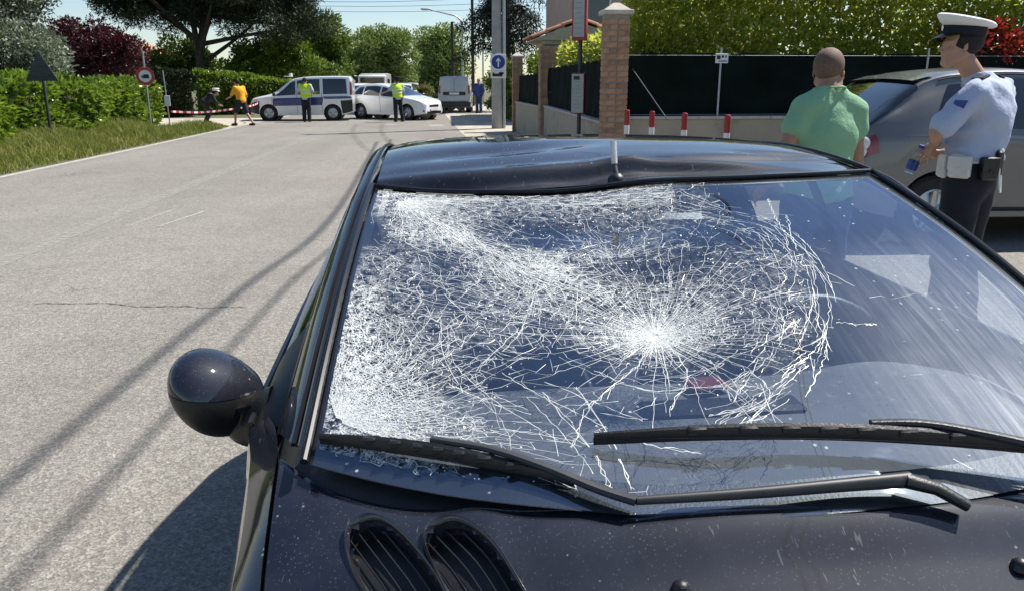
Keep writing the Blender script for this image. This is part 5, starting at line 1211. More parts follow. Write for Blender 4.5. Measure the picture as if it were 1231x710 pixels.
MB().box((1.86, 0, 1.55), (.04, 1.70, .62), bev=.02).build('windscreen', 'far_glass', lor, 40); MB().box((1.86, 0, .92), (.05, 1.5, .22), bev=.02).build('grille', 'plastic_black', lor, 40); MB().box((1.82, 0, .50), (.14, 1.95, .25), bev=.04).build('front_bumper', 'plastic_grey', lor, 40)
for s in (-1, 1):
    MB().box((1.86, s * .78, .80), (.05, .26, .2), bev=.03).build('headlight', 'lens_clear', lor, 40); MB().box((1.6, s * 1.16, 1.6), (.08, .16, .36), bev=.03).build('door_mirror', 'plastic_black', lor, 40)
    for wx in (.9, -2.6): MB().lathe([(.1, -.12), (.38, -.12), (.4, -.08), (.4, .08), (.38, .12), (.1, .12)], 24, (wx, s * .85, .4), 'y').build('wheel', 'tyre', lor, 30)
# --- silver crossover parked at right, tail towards the road
suv = thing('crossover', 'silver-beige crossover parked behind the two men with its tail to the road', 'car', (5.98, 8.20, 0), 0)
B = Body(zb=[(2.2, .34), (1.7, .27), (-1.7, .29), (-2.05, .36), (-2.2, .44)], zbelt=[(2.2, .68), (2.0, .88), (1.1, 1.02), (0, 1.05), (-1.4, 1.10), (-1.9, 1.08), (-2.2, .92)],
         zroof=[(2.2, .72), (2.05, .92), (1.2, 1.10), (.9, 1.22), (.3, 1.55), (-.05, 1.65), (-.6, 1.69), (-1.15, 1.66), (-1.42, 1.60), (-1.60, 1.50), (-2.0, 1.18), (-2.12, 1.07), (-2.2, .96)],
         ws=[(2.2, .62), (1.8, .86), (-1.7, .90), (-2.05, .84), (-2.2, .70)], wb=[(2.2, .6), (1.8, .82), (1, .90), (-1.3, .92), (-1.8, .88), (-2.1, .80), (-2.2, .70)], wr=[(2.2, .5), (1.2, .72), (.3, .63), (-.6, .63), (-1.3, .63), (-1.6, .68), (-1.9, .74), (-2.1, .74), (-2.2, .62)], wheels=(1.30, -1.32), R=.345, rim='alloy')
B.build(suv, 'car_silver', sorted(set(lrange(-2.2, -1.5, 36) + lrange(-1.5, 1.9, 60) + lrange(1.9, 2.2, 8))))
for s in (-1, 1):
    B.patch('side_window', 'far_glass', suv, (1.05, .30), (-.05, -.05), 5.2, 6.95, s, .005); B.patch('side_window', 'far_glass', suv, (-.14, -.14), (-1.02, -1.02), 5.2, 6.95, s, .005); B.patch('side_window', 'far_glass', suv, (-1.10, -1.10), (-1.40, -1.22), 5.3, 6.8, s, .005)
    B.patch('rear_window', 'far_glass', suv, (-1.52, -1.50), (-2.03, -2.075), 7.25, 10, s, .006, 14, 10); B.patch('windscreen', 'far_glass', suv, (1.1, 1.15), (.34, .38), 7.6, 10, s)
    tlm = B.patch('tail_light', 'lens_red', suv, (-1.93, -1.96), (-2.17, -2.165), 3.7, 5.05, s, .012, 10, 10)
    for x, k in ((-2.06, 4.72), (-2.09, 4.10)):
        p = B.S(x, k, s); nn = B.N(x, k, s); q = Vector(nn).to_track_quat('Z', 'Y').to_matrix().to_4x4()
        l = MB(); l.lathe([(0, .024), (.03, .022), (.055, .014), (.066, .002), (.068, -.01)], 22); l.xf(Matrix.Translation(tuple(p + nn * .012)) @ q); l.build('lamp_lens', 'lens_clear', tlm, 50)
    seam(B, suv, [(-1.06, k) for k in lrange(3.4, 7, 12)], s, .005); seam(B, suv, [(-.10, k) for k in lrange(2.3, 7, 12)], s, .005); seam(B, suv, [(1.06, k) for k in lrange(2.3, 5, 10)], s, .005)
    seam(B, suv, [(x, 2.15) for x in lrange(-.95, .95, 8)], s, .02, 'plastic_black'); seam(B, suv, [(x, 7.35) for x in lrange(.2, -1.3, 20)], s, .007)
    B.patch('fuel_flap' if s < 0 else 'quarter_panel_trim', 'car_silver', suv, (-1.66, -1.66), (-1.44, -1.44), 4.1, 4.6, s, .003, 5)
    for x in (.15, -.85): p = B.S(x, 4.6, s); MB().box((p[0], p[1] + s * .02, p[2]), (.2, .035, .035), bev=.012).build('door_handle', 'car_silver', suv, 40)
    wing_mirror(B, suv, .95, 5.2, s, 'car_silver')
b = MB(); b.grid(lambda y, q: (-1.34 - .20 * q, y * .62, 1.635 - .05 * q - .02 * y * y), 16, 4, (-1, 1), (0, 1)); b.grid(lambda y, q: (-1.34 - .20 * q, y * .62, 1.61 - .04 * q - .02 * y * y), 16, 4, (-1, 1), (0, 1)); b.build('roof_spoiler', 'car_silver', suv, 50)
b = MB(); b.box((-2.18, 0, .52), (.14, 1.45, .26), bev=.06); b.build('rear_bumper', 'car_silver', suv, 40); MB().box((-2.205, 0, .82), (.02, .52, .11)).build('number_plate', 'sign_white', suv)
# ------------------------------------------------------------------ people: bodies grown as one smooth surface round a posed skeleton
def smin(a, b, k):
    h = np.clip(.5 + .5 * (b - a) / k, 0, 1); return b * (1 - h) + a * h - k * h * (1 - h)
def nets(F, o, h):
    """surface nets: field -> vertices, quads"""
    s = F < 0; n = F.shape; cnt = np.zeros(tuple(k - 1 for k in n)); acc = np.zeros(cnt.shape + (3,))
    cs = [(i, j, k) for i in (0, 1) for j in (0, 1) for k in (0, 1)]
    def sl(c): return tuple(slice(c[d], n[d] - 1 + c[d]) for d in range(3))
    for a in cs:
        for d in range(3):
            if a[d]: continue
            b = list(a); b[d] = 1; fa, fb = F[sl(a)], F[sl(b)]; m = (fa < 0) != (fb < 0); t = np.where(m, fa / (fa - fb + 1e-12), 0)
            for e in range(3): acc[..., e] += np.where(m, a[e] + (t if e == d else 0), 0)
            cnt += m
    act = cnt > 0; ids = -np.ones(cnt.shape, int); ids[act] = np.arange(act.sum()); g = np.argwhere(act)
    V = (g + acc[act] / cnt[act][:, None]) * h + o; Q = []
    for d in range(3):
        a, b = [(1, 2), (2, 0), (0, 1)][d]
        i0 = [slice(None)] * 3; i1 = [slice(None)] * 3; i0[d] = slice(0, n[d] - 1); i1[d] = slice(1, n[d])
        for e in (a, b): i0[e] = slice(1, n[e] - 1); i1[e] = slice(1, n[e] - 1)
        s0, s1 = s[tuple(i0)], s[tuple(i1)]; x = np.argwhere(s0 != s1)
        if not len(x): continue
        fl = s0[tuple(x.T)]; c = x.copy(); c[:, a] += 1; c[:, b] += 1
        def cell(da, db): q = c.copy(); q[:, a] -= da; q[:, b] -= db; return ids[tuple(q.T)]
        q = np.stack([cell(1, 1), cell(0, 1), cell(0, 0), cell(1, 0)], 1); q[~fl] = q[~fl][:, ::-1]; Q.append(q)
    return V, np.concatenate(Q)
class SDF:
    def __init__(self): self.p = []; self.cuts = []
    def cone(self, a, b, r0, r1=None, k=.03, sx=1): self.p.append(('c', np.array(a, float), np.array(b, float), r0, r0 if r1 is None else r1, k, sx)); return self
    def ell(self, c, r, k=.03, rz=0, rx=0): self.p.append(('e', np.array(c, float), np.array(r, float), rz, rx, k)); return self
    def cut(self, p, n): self.cuts.append((np.array(p, float), np.array(n, float) / np.linalg.norm(n))); return self
    def bounds(self):
        lo, hi = np.full(3, 9.), np.full(3, -9.)
        for q in self.p:
            if q[0] == 'c':
                r = max(q[3], q[4]) * max(1, q[6]); lo = np.minimum(lo, np.minimum(q[1], q[2]) - r); hi = np.maximum(hi, np.maximum(q[1], q[2]) + r)
            else: r = q[2].max(); lo = np.minimum(lo, q[1] - r); hi = np.maximum(hi, q[1] + r)
        return lo, hi
    def mesh(self, name, h, mat, parent, grow=0, wrinkle=0, wf=22):
        lo, hi = self.bounds(); lo = lo - .04 - grow; hi = hi + .04 + grow; n = np.ceil((hi - lo) / h).astype(int) + 1
        ax = [lo[d] + h * np.arange(n[d]) for d in range(3)]; F = np.full(tuple(n), .5, np.float32)
        for q in self.p:
            if q[0] == 'c': l, u = np.minimum(q[1], q[2]) - max(q[3], q[4]) * max(1, q[6]) - .09, np.maximum(q[1], q[2]) + max(q[3], q[4]) * max(1, q[6]) + .09
            else: l, u = q[1] - q[2].max() - .09, q[1] + q[2].max() + .09
            i0 = np.clip(np.floor((l - lo) / h).astype(int), 0, n); i1 = np.clip(np.ceil((u - lo) / h).astype(int) + 1, 0, n)
            S = tuple(slice(a, b) for a, b in zip(i0, i1)); X, Y, Z = np.meshgrid(*[ax[d][S[d]] for d in range(3)], indexing='ij')
            if q[0] == 'c':
                a, b = q[1], q[2]; d = b - a; L = d @ d + 1e-12; t = np.clip(((X - a[0]) * d[0] + (Y - a[1]) * d[1] + (Z - a[2]) * d[2]) / L, 0, 1)
                D = np.sqrt((X - a[0] - t * d[0]) ** 2 / q[6] ** 2 + (Y - a[1] - t * d[1]) ** 2 + (Z - a[2] - t * d[2]) ** 2) - (q[3] + (q[4] - q[3]) * t); k = q[5]
            else:
                c, r, rz, rx, k = q[1:]; x, y, z = X - c[0], Y - c[1], Z - c[2]
                if rz: cs, sn = math.cos(-rz), math.sin(-rz); x, y = x * cs - y * sn, x * sn + y * cs
                if rx: cs, sn = math.cos(-rx), math.sin(-rx); y, z = y * cs - z * sn, y * sn + z * cs
                kk = np.sqrt((x / r[0]) ** 2 + (y / r[1]) ** 2 + (z / r[2]) ** 2); D = (kk - 1) * r.min() * np.clip(.75 + .25 * kk, 0, 2)
            F[S] = smin(F[S], D.astype(np.float32), k)
        F -= grow
        if wrinkle or self.cuts:
            X, Y, Z = np.meshgrid(*ax, indexing='ij')
            if wrinkle: F += wrinkle * (np.sin(X * wf * .5 + Z * wf * .8 + 2.2 * np.sin(Z * 11 + X * 8 + 1)) * (.5 + .5 * np.sin(X * 13 + Y * 9 + Z * 7)) + .7 * np.sin(Z * wf * .9 - X * wf * .7 + 2 * np.sin(Y * 17 + Z * 9)) * (.5 + .5 * np.sin(Z * 15 - X * 11)))
            for p, nn in self.cuts: F = np.maximum(F, (X - p[0]) * nn[0] + (Y - p[1]) * nn[1] + (Z - p[2]) * nn[2])
        V, Q = nets(F, lo, h); return link(name, fast_mesh(name, V, Q, mat, True), parent)
def v3(*a): return np.array(a, float)
def hand(S, w, d, up, side, sc=1.0, curl=.5):
    """palm and five fingers; w wrist, d hand direction, up back of the hand, side towards the thumb"""
    d, up, side = [np.array(x, float) / np.linalg.norm(x) for x in (d, up, side)]
    S.cone(w, w + d * .05 * sc, .028 * sc, .030 * sc, .02); c = w + d * .075 * sc
    for i in range(4):
        b = w + d * (.085 - .004 * abs(i - 1)) * sc + side * (.033 - .022 * i) * sc; S.cone(w + d * .03 * sc + side * (.016 - .011 * i) * sc, b, .016 * sc, .0115 * sc, .012)
        L = (.036, .040, .037, .029)[i] * sc; p = b; dd = d.copy(); 
        for j in range(3):
            a = curl * (.9 if j else .6); dd = dd * math.cos(a) - up * math.sin(a); dd /= np.linalg.norm(dd); q = p + dd * L * (1, .7, .55)[j]; S.cone(p, q, (.0100, .0092, .0085)[j] * sc, (.0092, .0085, .007)[j] * sc, .004); p = q
    b = w + d * .03 * sc + side * .030 * sc; q = b + (d * .6 + side * .7 - up * .25) * .04 * sc; S.cone(b, q, .013 * sc, .0105 * sc, .01); S.cone(q, q + (d * .85 + side * .15 - up * .45) * .032 * sc, .0105 * sc, .008 * sc, .004)
def head(S, c, yaw, sc=1.0, pitch=0):
    """skull, jaw, nose, brows, lips, ears round centre c; the face looks along +y turned by yaw"""
    f = v3(-math.sin(yaw), math.cos(yaw), 0); r = v3(math.cos(yaw), math.sin(yaw), 0); u = v3(0, 0, 1)
    f, u = f * math.cos(pitch) + u * math.sin(pitch), u * math.cos(pitch) - f * math.sin(pitch)
    def P(a, b, z): return c + (r * a + f * b + u * z) * sc
    S.ell(P(0, -.010, .030), v3(.076, .096, .090) * sc, .02, yaw); S.ell(P(0, .020, -.030), v3(.064, .074, .080) * sc, .03, yaw)
    S.cone(P(-.022, .060, -.085), P(.022, .060, -.085), .026 * sc, None, .03); S.cone(P(0, .080, -.095), P(0, .082, -.09), .016 * sc, None, .02)
    for s in (-1, 1):
        S.cone(P(s * .058, .0, -.055), P(s * .030, .055, -.092), .018 * sc, .02 * sc, .03); S.cone(P(s * .052, .058, .024), P(s * .012, .084, .020), .012 * sc, .011 * sc, .012); S.cone(P(s * .045, .062, -.030), P(s * .038, .068, -.038), .022 * sc, None, .025)
        S.ell(P(s * .078, -.008, -.012), v3(.010, .024, .034) * sc, .008, yaw); S.cone(P(s * .080, .012, -.035), P(s * .080, -.012, .015), .007 * sc, None, .006)
    S.cone(P(0, .086, .014), P(0, .108, -.022), .009 * sc, .013 * sc, .012); S.cone(P(-.013, .094, -.030), P(.013, .094, -.030), .009 * sc, None, .008)
    S.cone(P(-.020, .086, -.054), P(.020, .086, -.054), .0085 * sc, None, .006); S.cone(P(-.017, .084, -.066), P(.017, .084, -.066), .009 * sc, None, .006)
    return P
def eyes(P, parent, mat='print_black'):
    for s in (-1, 1):
        b = MB(); b.lathe([(0, .006), (.0040, .0052), (.0068, .0030), (.0075, 0)], 10); q = (Vector(P(0, 1, 0)) - Vector(P(0, 0, 0))).to_track_quat('Z', 'Y').to_matrix().to_4x4(); b.xf(Matrix.Translation(tuple(P(s * .032, .0735, .002))) @ q); e = b.build('eye', 'white_cloth', parent, True)
        b = MB(); b.lathe([(0, .0012), (.0055, .0005)], 8, (0, 0, .0060)); b.xf(Matrix.Translation(tuple(P(s * .032, .0735, .002))) @ q); b.build('iris', mat, e)

# --- officer in the white cap (faces local +y; turned to look left past the camera's right)
off = thing('person', 'officer in pale blue short-sleeved shirt and white peaked cap holding a bottle', 'person', (3.055, 4.48, 0), R(38))
hp = {'l': v3(-.095, 0, .96), 'r': v3(.095, 0, .96)}
kn = {'l': v3(-.12, .02, .52), 'r': v3(.13, .03, .52)}; an = {'l': v3(-.14, -.01, .09), 'r': v3(.16, -.02, .09)}
sh = {'l': v3(-.205, -.02, 1.490), 'r': v3(.215, -.02, 1.495)}; el = {'l': v3(-.355, .09, 1.280), 'r': v3(.275, .04, 1.225)}; wr = {'l': v3(-.125, .175, 1.205), 'r': v3(.10, .20, 1.13)}
S = SDF()
S.ell((0, 0, 1.02), (.165, .115, .14), .06).ell((0, .01, 1.20), (.155, .105, .16), .06).ell((0, .01, 1.38), (.178, .118, .16), .06).cone((-.15, -.02, 1.50), (.15, -.02, 1.50), .062, None, .06)
S.cone((-.02, -.005, 1.50), (-.12, .075, 1.66), .064, .056, .03)
for q in 'lr':
    S.cone(hp[q], kn[q], .090, .060, .04).cone(kn[q], an[q], .060, .042, .03); S.cone(sh[q], el[q], .055, .043, .04).cone(el[q], wr[q], .043, .029, .02)
hand(S, wr['l'], (-.25, .52, -.80), (-.8, .3, .5), (.3, .8, .4), 1, .55); hand(S, wr['r'], (-.3, .9, -.1), (.4, .2, .9), (-.6, .2, .5), 1, .55)
HP = head(S, v3(-.140, .105, 1.745), R(34)); body = S.mesh('body', .0065, 'skin_light', off, -.004); eyes(HP, body)
T = SDF(); T.ell((0, .0, 1.10), (.178, .135, .10), .05).ell((.01, .0, 1.22), (.190, .150, .17), .06).ell((.015, -.01, 1.38), (.212, .152, .16), .06).cone((-.165, -.025, 1.495), (.175, -.025, 1.50), .074, None, .06).cone((-.02, -.01, 1.52), (-.065, .03, 1.580), .080, .068, .02)
for q, s in (('l', -1), ('r', 1)): m = sh[q] + (el[q] - sh[q]) * .82; T.cone(sh[q], m, .066, .070, .035)
T.cut((0, 0, 1.115), (0, 0, -1)).cut((0, .02, 1.597), (0, .25, 1)); shirt = T.mesh('shirt', .006, 'shirt_blue', off, .003, .0072, 58)
for s in (-1, 1):
    b = MB(); b.box((s * .135, -.02, 1.578), (.11, .062, .012), 0, bev=.004); b.xf(Matrix.Translation((s * .135, -.02, 1.578)) @ Matrix.Rotation(s * .18, 4, 'Y') @ Matrix.Translation((-s * .135, .02, -1.578))); b.build('epaulette', 'navy_cloth', shirt, 40)
b = MB(); b.grid(lambda a, z: (-.255 - .078 * math.cos(a), .012 + .078 * math.sin(a) + .10 * (1.42 - z) / .25 + 0, z), 8, 5, (-.45, .45), (1.375, 1.455)); b.build('arm_badge', 'blue_cloth', shirt, True)
T = SDF(); T.ell((0, 0, 1.03), (.180, .132, .16), .06)
for q in 'lr': T.cone(hp[q], kn[q], .105, .082, .05).cone(kn[q], an[q] + v3(0, 0, -.03), .082, .088, .03)
T.cut((0, 0, 1.135), (0, 0, 1)).cut((0, 0, .055), (0, 0, -1)); tr = T.mesh('trousers', .009, 'navy_cloth', off, .006, .005, 18)
b = MB(); b.add([(.190 * math.cos(t), .144 * math.sin(t), z) for z in (1.105, 1.155) for t in np.linspace(0, 2 * PI, 48, False)] + [(.183 * math.cos(t), .137 * math.sin(t), z) for z in (1.105, 1.155) for t in np.linspace(0, 2 * PI, 48, False)], [(i, (i + 1) % 48, 48 + (i + 1) % 48, 48 + i) for i in range(48)] + [(48 + i, 48 + (i + 1) % 48, 144 + (i + 1) % 48, 144 + i) for i in range(48)] + [(96 + i, 96 + (i + 1) % 48, (i + 1) % 48, i) for i in range(48)])
belt = b.build('belt', 'white_leather', off, 40)
def pouch(a, w, h, t, z, mat='white_leather', flap=True):
    x, y = .190 * math.cos(a), .144 * math.sin(a); m = Matrix.Translation((x + math.cos(a) * t / 2, y + math.sin(a) * t / 2, z)) @ Matrix.Rotation(a + PI / 2, 4, 'Z')
    p = MB().box((0, 0, 0), (w, t, h), bev=.012); p.xf(m); o = p.build('pouch', mat, belt, 40)
    if flap:
        f_ = MB().box((0, -t * .5, h * .18), (w + .006, .012, h * .62), bev=.004); f_.box((0, -t * .5 - .007, -h * .06), (.016, .006, .016), bev=.002); f_.xf(m); f_.build('flap', mat, o, 40)
pouch(PI + .02, .115, .125, .040, 1.085); pouch(PI - .62, .050, .135, .035, 1.08); pouch(PI - .95, .045, .135, .035, 1.08, flap=False); pouch(PI + .85, .09, .13, .05, 1.08, 'black_leather'); pouch(PI + 1.25, .04, .16, .035, 1.10, 'black_leather', False)
b = MB(); b.tube(smooth_path([(-.10, -.17, 1.08), (-.13, -.19, 1.0), (-.09, -.19, .95), (-.07, -.175, 1.04)], 5), .006, 6); b.build('lanyard', 'white_leather', belt, True)
for q, s in (('l', -1), ('r', 1)):
    T = SDF(); a = an[q]; T.cone(a + v3(0, -.04, -.03), a + v3(s * .02, .16, -.055), .05, .04, .03).cone(a, a + v3(0, 0, -.04), .05, .055, .03).cut((0, 0, .008), (0, 0, -1)); T.mesh('shoe', .012, 'shoe', off)
T = SDF(); T.ell(HP(0, -.016, .030), (.081, .101, .090), .01, R(34)).cut(HP(0, .045, .0), HP(0, 1, .35) - HP(0, 0, 0)).cut(HP(0, 0, -.055), (0, 0, -1)); T.mesh('hair', .006, 'hair_dark', off, .001)
cap = MB(); CT = Matrix.Translation(tuple(HP(0, -.008, .070))) @ Matrix.Rotation(R(34), 4, 'Z') @ Matrix.Rotation(R(4), 4, 'X')
def oval(rx, ry, z, n=40): return [(rx * math.cos(2 * PI * i / n), ry * math.sin(2 * PI * i / n), z) for i in range(n)]
def loft(rings, caps=True):
    b = MB(); n = len(rings[0]); fs = [(r_ * n + i, r_ * n + (i + 1) % n, (r_ + 1) * n + (i + 1) % n, (r_ + 1) * n + i) for r_ in range(len(rings) - 1) for i in range(n)]
    if caps: fs += [tuple(reversed(range(n))), tuple(range((len(rings) - 1) * n, len(rings) * n))]
    b.add(sum(rings, []), fs); return b
def crown_ring(rx, ry, z, tilt): return [(x, y, z + tilt * y) for x, y, z in oval(rx, ry, z)]
b = loft([crown_ring(.090, .112, .034, 0), crown_ring(.114, .138, .046, .10), crown_ring(.130, .154, .062, .15), crown_ring(.132, .156, .070, .15), crown_ring(.122, .144, .079, .14), crown_ring(.06, .07, .084, .1), crown_ring(.005, .005, .085, 0)]); b.xf(CT); cp = b.build('cap', 'white_cloth', off, 60)
b = loft([oval(.088, .110, -.012), oval(.090, .112, .0), oval(.092, .114, .040)], True); b.xf(CT); b.build('cap_band', 'navy_cloth', cp, 40)
b = MB(); b.grid(lambda a, q: ((.089 + .030 * q * max(0, math.sin(a))) * math.cos(a), .108 * math.sin(a) + .060 * q * math.sin(a) ** .6, -.008 - .034 * q * math.sin(a)), 22, 5, (.25, PI - .25), (0, 1)); b.xf(CT); b.build('peak', 'black_leather', cp, True)
b = MB(); b.lathe([(0, .006), (.014, .004), (.018, 0)], 14, (0, 0, 0), 'y'); b.xf(CT @ Matrix.Translation((0, .116, .022))); b.build('cap_badge', 'chrome', cp, True)
bt = thing('water_bottle', 'small clear plastic bottle in the hand of the officer in the white cap', 'bottle', (0, 0, 0))
hw = Matrix.Translation((3.055, 4.48, 0)) @ Matrix.Rotation(R(38), 4, 'Z') @ Vector(tuple(wr['l'] + v3(-.03, .085, -.085)))
bt.location = hw; b = MB(); b.lathe([(0, -.10), (.028, -.10), (.032, -.09), (.032, -.03), (.029, -.02), (.032, -.01), (.032, .02), (.016, .05), (.013, .055), (.013, .07), (0, .07)], 18); b.build('bottle_body', 'side_glass', bt, 40)
b = MB(); b.lathe([(.0325, -.075), (.0325, -.025)], 18); b.build('bottle_label', 'sign_blue', bt, True); b = MB(); b.lathe([(.015, .056), (.015, .075), (0, .076)], 14); b.build('bottle_cap', 'sign_blue', bt, True); bt.rotation_euler = (.25, .2, 0)

# --- man in the green T-shirt, seen from behind
grn = thing('person', 'man with shaved head in a green T-shirt, back turned, beyond the black car', 'person', (2.058, 4.32, 0), R(10))
S = SDF(); hp = {'l': v3(-.095, 0, .90), 'r': v3(.095, 0, .90)}; kn = {'l': v3(-.13, .03, .49), 'r': v3(.13, .02, .49)}; an = {'l': v3(-.15, -.01, .09), 'r': v3(.15, -.02, .09)}
sh = {'l': v3(-.165, -.03, 1.412), 'r': v3(.165, -.03, 1.402)}; el = {'l': v3(-.275, -.03, 1.13), 'r': v3(.225, .0, 1.11)}; wr = {'l': v3(-.255, .17, .95), 'r': v3(.19, .20, .95)}
S.ell((0, 0, .95), (.165, .12, .13), .06).ell((0, .01, 1.10), (.155, .115, .15), .06).ell((0, -.005, 1.26), (.165, .120, .16), .05).cone((-.12, -.03, 1.375), (.12, -.03, 1.37), .058, None, .05).cone((0, -.025, 1.38), (.005, .0, 1.53), .066, .060, .03)
S.cone((-.10, -.03, 1.42), (0, -.02, 1.50), .05, .05, .04).cone((.10, -.03, 1.41), (0, -.02, 1.50), .05, .05, .04)
for q in 'lr':
    S.cone(hp[q], kn[q], .090, .060, .04).cone(kn[q], an[q], .060, .042, .03); S.cone(sh[q], el[q], .056, .046, .04).cone(el[q], wr[q], .046, .030, .02)
hand(S, wr['l'], (.1, .8, -.6), (-.9, .1, .2), (.3, .6, .6), 1, .45); hand(S, wr['r'], (-.1, .8, -.6), (.9, .1, .2), (-.3, .6, .6), 1, .45)
col = MB(); col.tube([(.080 * math.cos(t) + .003, .078 * math.sin(t) - .012, 1.508 - .25 * .07 * math.sin(t)) for t in np.linspace(0, 2 * PI, 33)], .0065, 8, cap=False); col.build('collar', 'tee_green', grn, True)
HP = head(S, v3(.010, .020, 1.605), R(-52), 1.0, R(-5)); body = S.mesh('body', .007, 'skin_tan', grn, -.004); eyes(HP, body)
T = SDF(); T.ell((0, 0, .97), (.180, .145, .10), .05).ell((0, .005, 1.10), (.170, .138, .16), .05).ell((0, -.008, 1.26), (.182, .138, .17), .04).cone((-.13, -.03, 1.412), (.13, -.03, 1.402), .060, None, .04).cone((-.085, -.03, 1.455), (-.035, -.022, 1.490), .05, .052, .04).cone((.085, -.03, 1.445), (.035, -.022, 1.485), .05, .052, .04)
for q in 'lr': m = sh[q] + (el[q] - sh[q]) * .34; T.cone(sh[q], m, .056, .060, .03); 
T.cut((0, 0, .90), (0, 0, -1)); T.cut((0, .0, 1.520), (0, .25, 1))
for q in 'lr': m = sh[q] + (el[q] - sh[q]) * .88; T.cut(m, (el[q] - sh[q]) * np.array((1.0, 0, 1)))  if False else None
T.mesh('t_shirt', .006, 'tee_green', grn, .009, .0034, 50)
T = SDF(); T.ell((0, 0, .90), (.180, .135, .12), .06)
for q in 'lr': T.cone(hp[q], kn[q], .102, .080, .05).cone(kn[q], an[q] + v3(0, 0, -.03), .080, .085, .03)
T.cut((0, 0, .985), (0, 0, 1)).cut((0, 0, .05), (0, 0, -1)); T.mesh('jeans', .011, 'jeans', grn, .004, .005, 18)
for q, s in (('l', -1), ('r', 1)):
    T = SDF(); a = an[q]; T.cone(a + v3(0, -.04, -.03), a + v3(s * .02, .16, -.055), .05, .04, .03).cone(a, a + v3(0, 0, -.04), .05, .055, .03).cut((0, 0, .008), (0, 0, -1)); T.mesh('shoe', .012, 'shoe', grn)
T = SDF(); T.ell(HP(0, -.016, .034), (.0785, .098, .0905), .01, R(-52), 0).cut(HP(0, .060, .02), HP(0, 1, .25) - HP(0, 0, 0)).cut(HP(0, 0, -.050), (0, 0, -1)); T.mesh('hair', .006, 'stubble', grn, .0)

# --- people far down the road
def far_person(label, loc, rz, J, top, legs, topm, legm, skin='skin_light', short=False, bare_arms=True, hat=None, hair='hair_dark', shorts=False, vest=None, hyaw=0):
    r_ = thing('person', label, 'person', loc, rz); S = SDF(); h = .014
    pel, chest, nk, hd = [v3(*J[k]) for k in ('pelvis', 'chest', 'neck', 'head')]
    def torso(S, g):
        S.ell(pel, v3(.16, .115, .13) + g, .05).cone(pel, chest, .12 + g, .125 + g, .05, 1.25).ell(chest, v3(.175, .12, .15) + g, .05)
        for q in 'lr': S.cone(chest + v3(0, 0, .09), J['s' + q], .06 + g, .055 + g, .05)
    torso(S, 0); S.cone(nk - v3(0, 0, .05), nk + (hd - nk) * .6, .055, .05, .03)
    for q in 'lr':
        S.cone(J['h' + q], J['k' + q], .088, .058, .04).cone(J['k' + q], J['a' + q], .058, .04, .03).cone(J['a' + q] + v3(0, -.03, -.03), J['a' + q] + v3(0, .15, -.05), .04, .035, .02); S.cone(J['s' + q], J['e' + q], .052, .042, .04).cone(J['e' + q], J['w' + q], .040, .028, .02)
        d = v3(*J['w' + q]) - v3(*J['e' + q]); hand(S, v3(*J['w' + q]), d, (0, -.3, 1) if abs(d[2]) < .2 else (1 if q == 'r' else -1, 0, .1), (0, 1, .2), 1, .4)
    P = head(S, hd, hyaw); bd = S.mesh('body', h, skin, r_, -.003); eyes(P, bd)
    T = SDF(); torso(T, .014)
    for q in 'lr':
        e = v3(*J['e' + q]); s_ = v3(*J['s' + q]); T.cone(s_, s_ + (e - s_) * (.75 if bare_arms else 1), .066, .062, .05)
        if not bare_arms: T.cone(e, v3(*J['w' + q]), .056, .045, .03)
    T.cut(nk + v3(0, 0, .02), (0, .2, 1)).cut(pel + v3(0, 0, -.08), (0, 0, -1)); sh_ = T.mesh(top, h, topm, r_, .004, .003, 20)
    if vest:
        T = SDF(); torso(T, .026); T.cut(nk + v3(0, 0, .01), (0, .2, 1)).cut(pel + v3(0, 0, .0), (0, 0, -1)); vo = T.mesh('vest', h, vest, r_, .006)
        for z in (.17, .30):
            T = SDF(); torso(T, .030); T.cut(pel + v3(0, 0, z + .025), (0, 0, 1)).cut(pel + v3(0, 0, z - .025), (0, 0, -1)); T.mesh('reflective_band', h, 'reflective', vo, .008)
    T = SDF(); T.ell(pel, (.172, .13, .13), .05)
    for q in 'lr':
        k_, a_, h_ = v3(*J['k' + q]), v3(*J['a' + q]), v3(*J['h' + q])
        if shorts: T.cone(h_, h_ + (k_ - h_) * .92, .105, .092, .05)
        else: T.cone(h_, k_, .10, .078, .05).cone(k_, a_ - v3(0, 0, .02), .078, .075, .03)
    T.cut(pel + v3(0, 0, .06), (0, 0, 1)).cut((0, 0, .05), (0, 0, -1)); T.mesh(legs, h, legm, r_, .004)
    for q in 'lr':
        a = v3(*J['a' + q]); T = SDF(); T.cone(a + v3(0, -.04, -.03), a + v3(0, .16, -.055), .048, .042, .03).cut((0, 0, a[2] - .085), (0, 0, -1)); T.mesh('shoe', h, 'shoe', r_, .004)
    T = SDF(); T.ell(P(0, -.016, .032), (.084, .104, .094), .01, hyaw).cut(P(0, .045, .02), P(0, 1, .3) - P(0, 0, 0)).cut(P(0, 0, -.05), (0, 0, -1)); T.mesh('hair', .012, hair, r_, .001)
    if hat:
        b = loft([oval(.10, .125, 0, 20), oval(.10, .125, .05, 20), oval(.125, .15, .075, 20), oval(.115, .135, .10, 20), oval(.01, .01, .108, 20)]); b.grid(lambda a, q: ((.10 + .02 * q) * math.cos(a), .12 * math.sin(a) + .06 * q, .0 - .02 * q), 10, 3, (.4, PI - .4), (0, 1)); b.xf(Matrix.Translation(tuple(P(0, 0, .065))) @ Matrix.Rotation(hyaw, 4, 'Z')); b.build('cap', hat, r_, 40)
    return r_
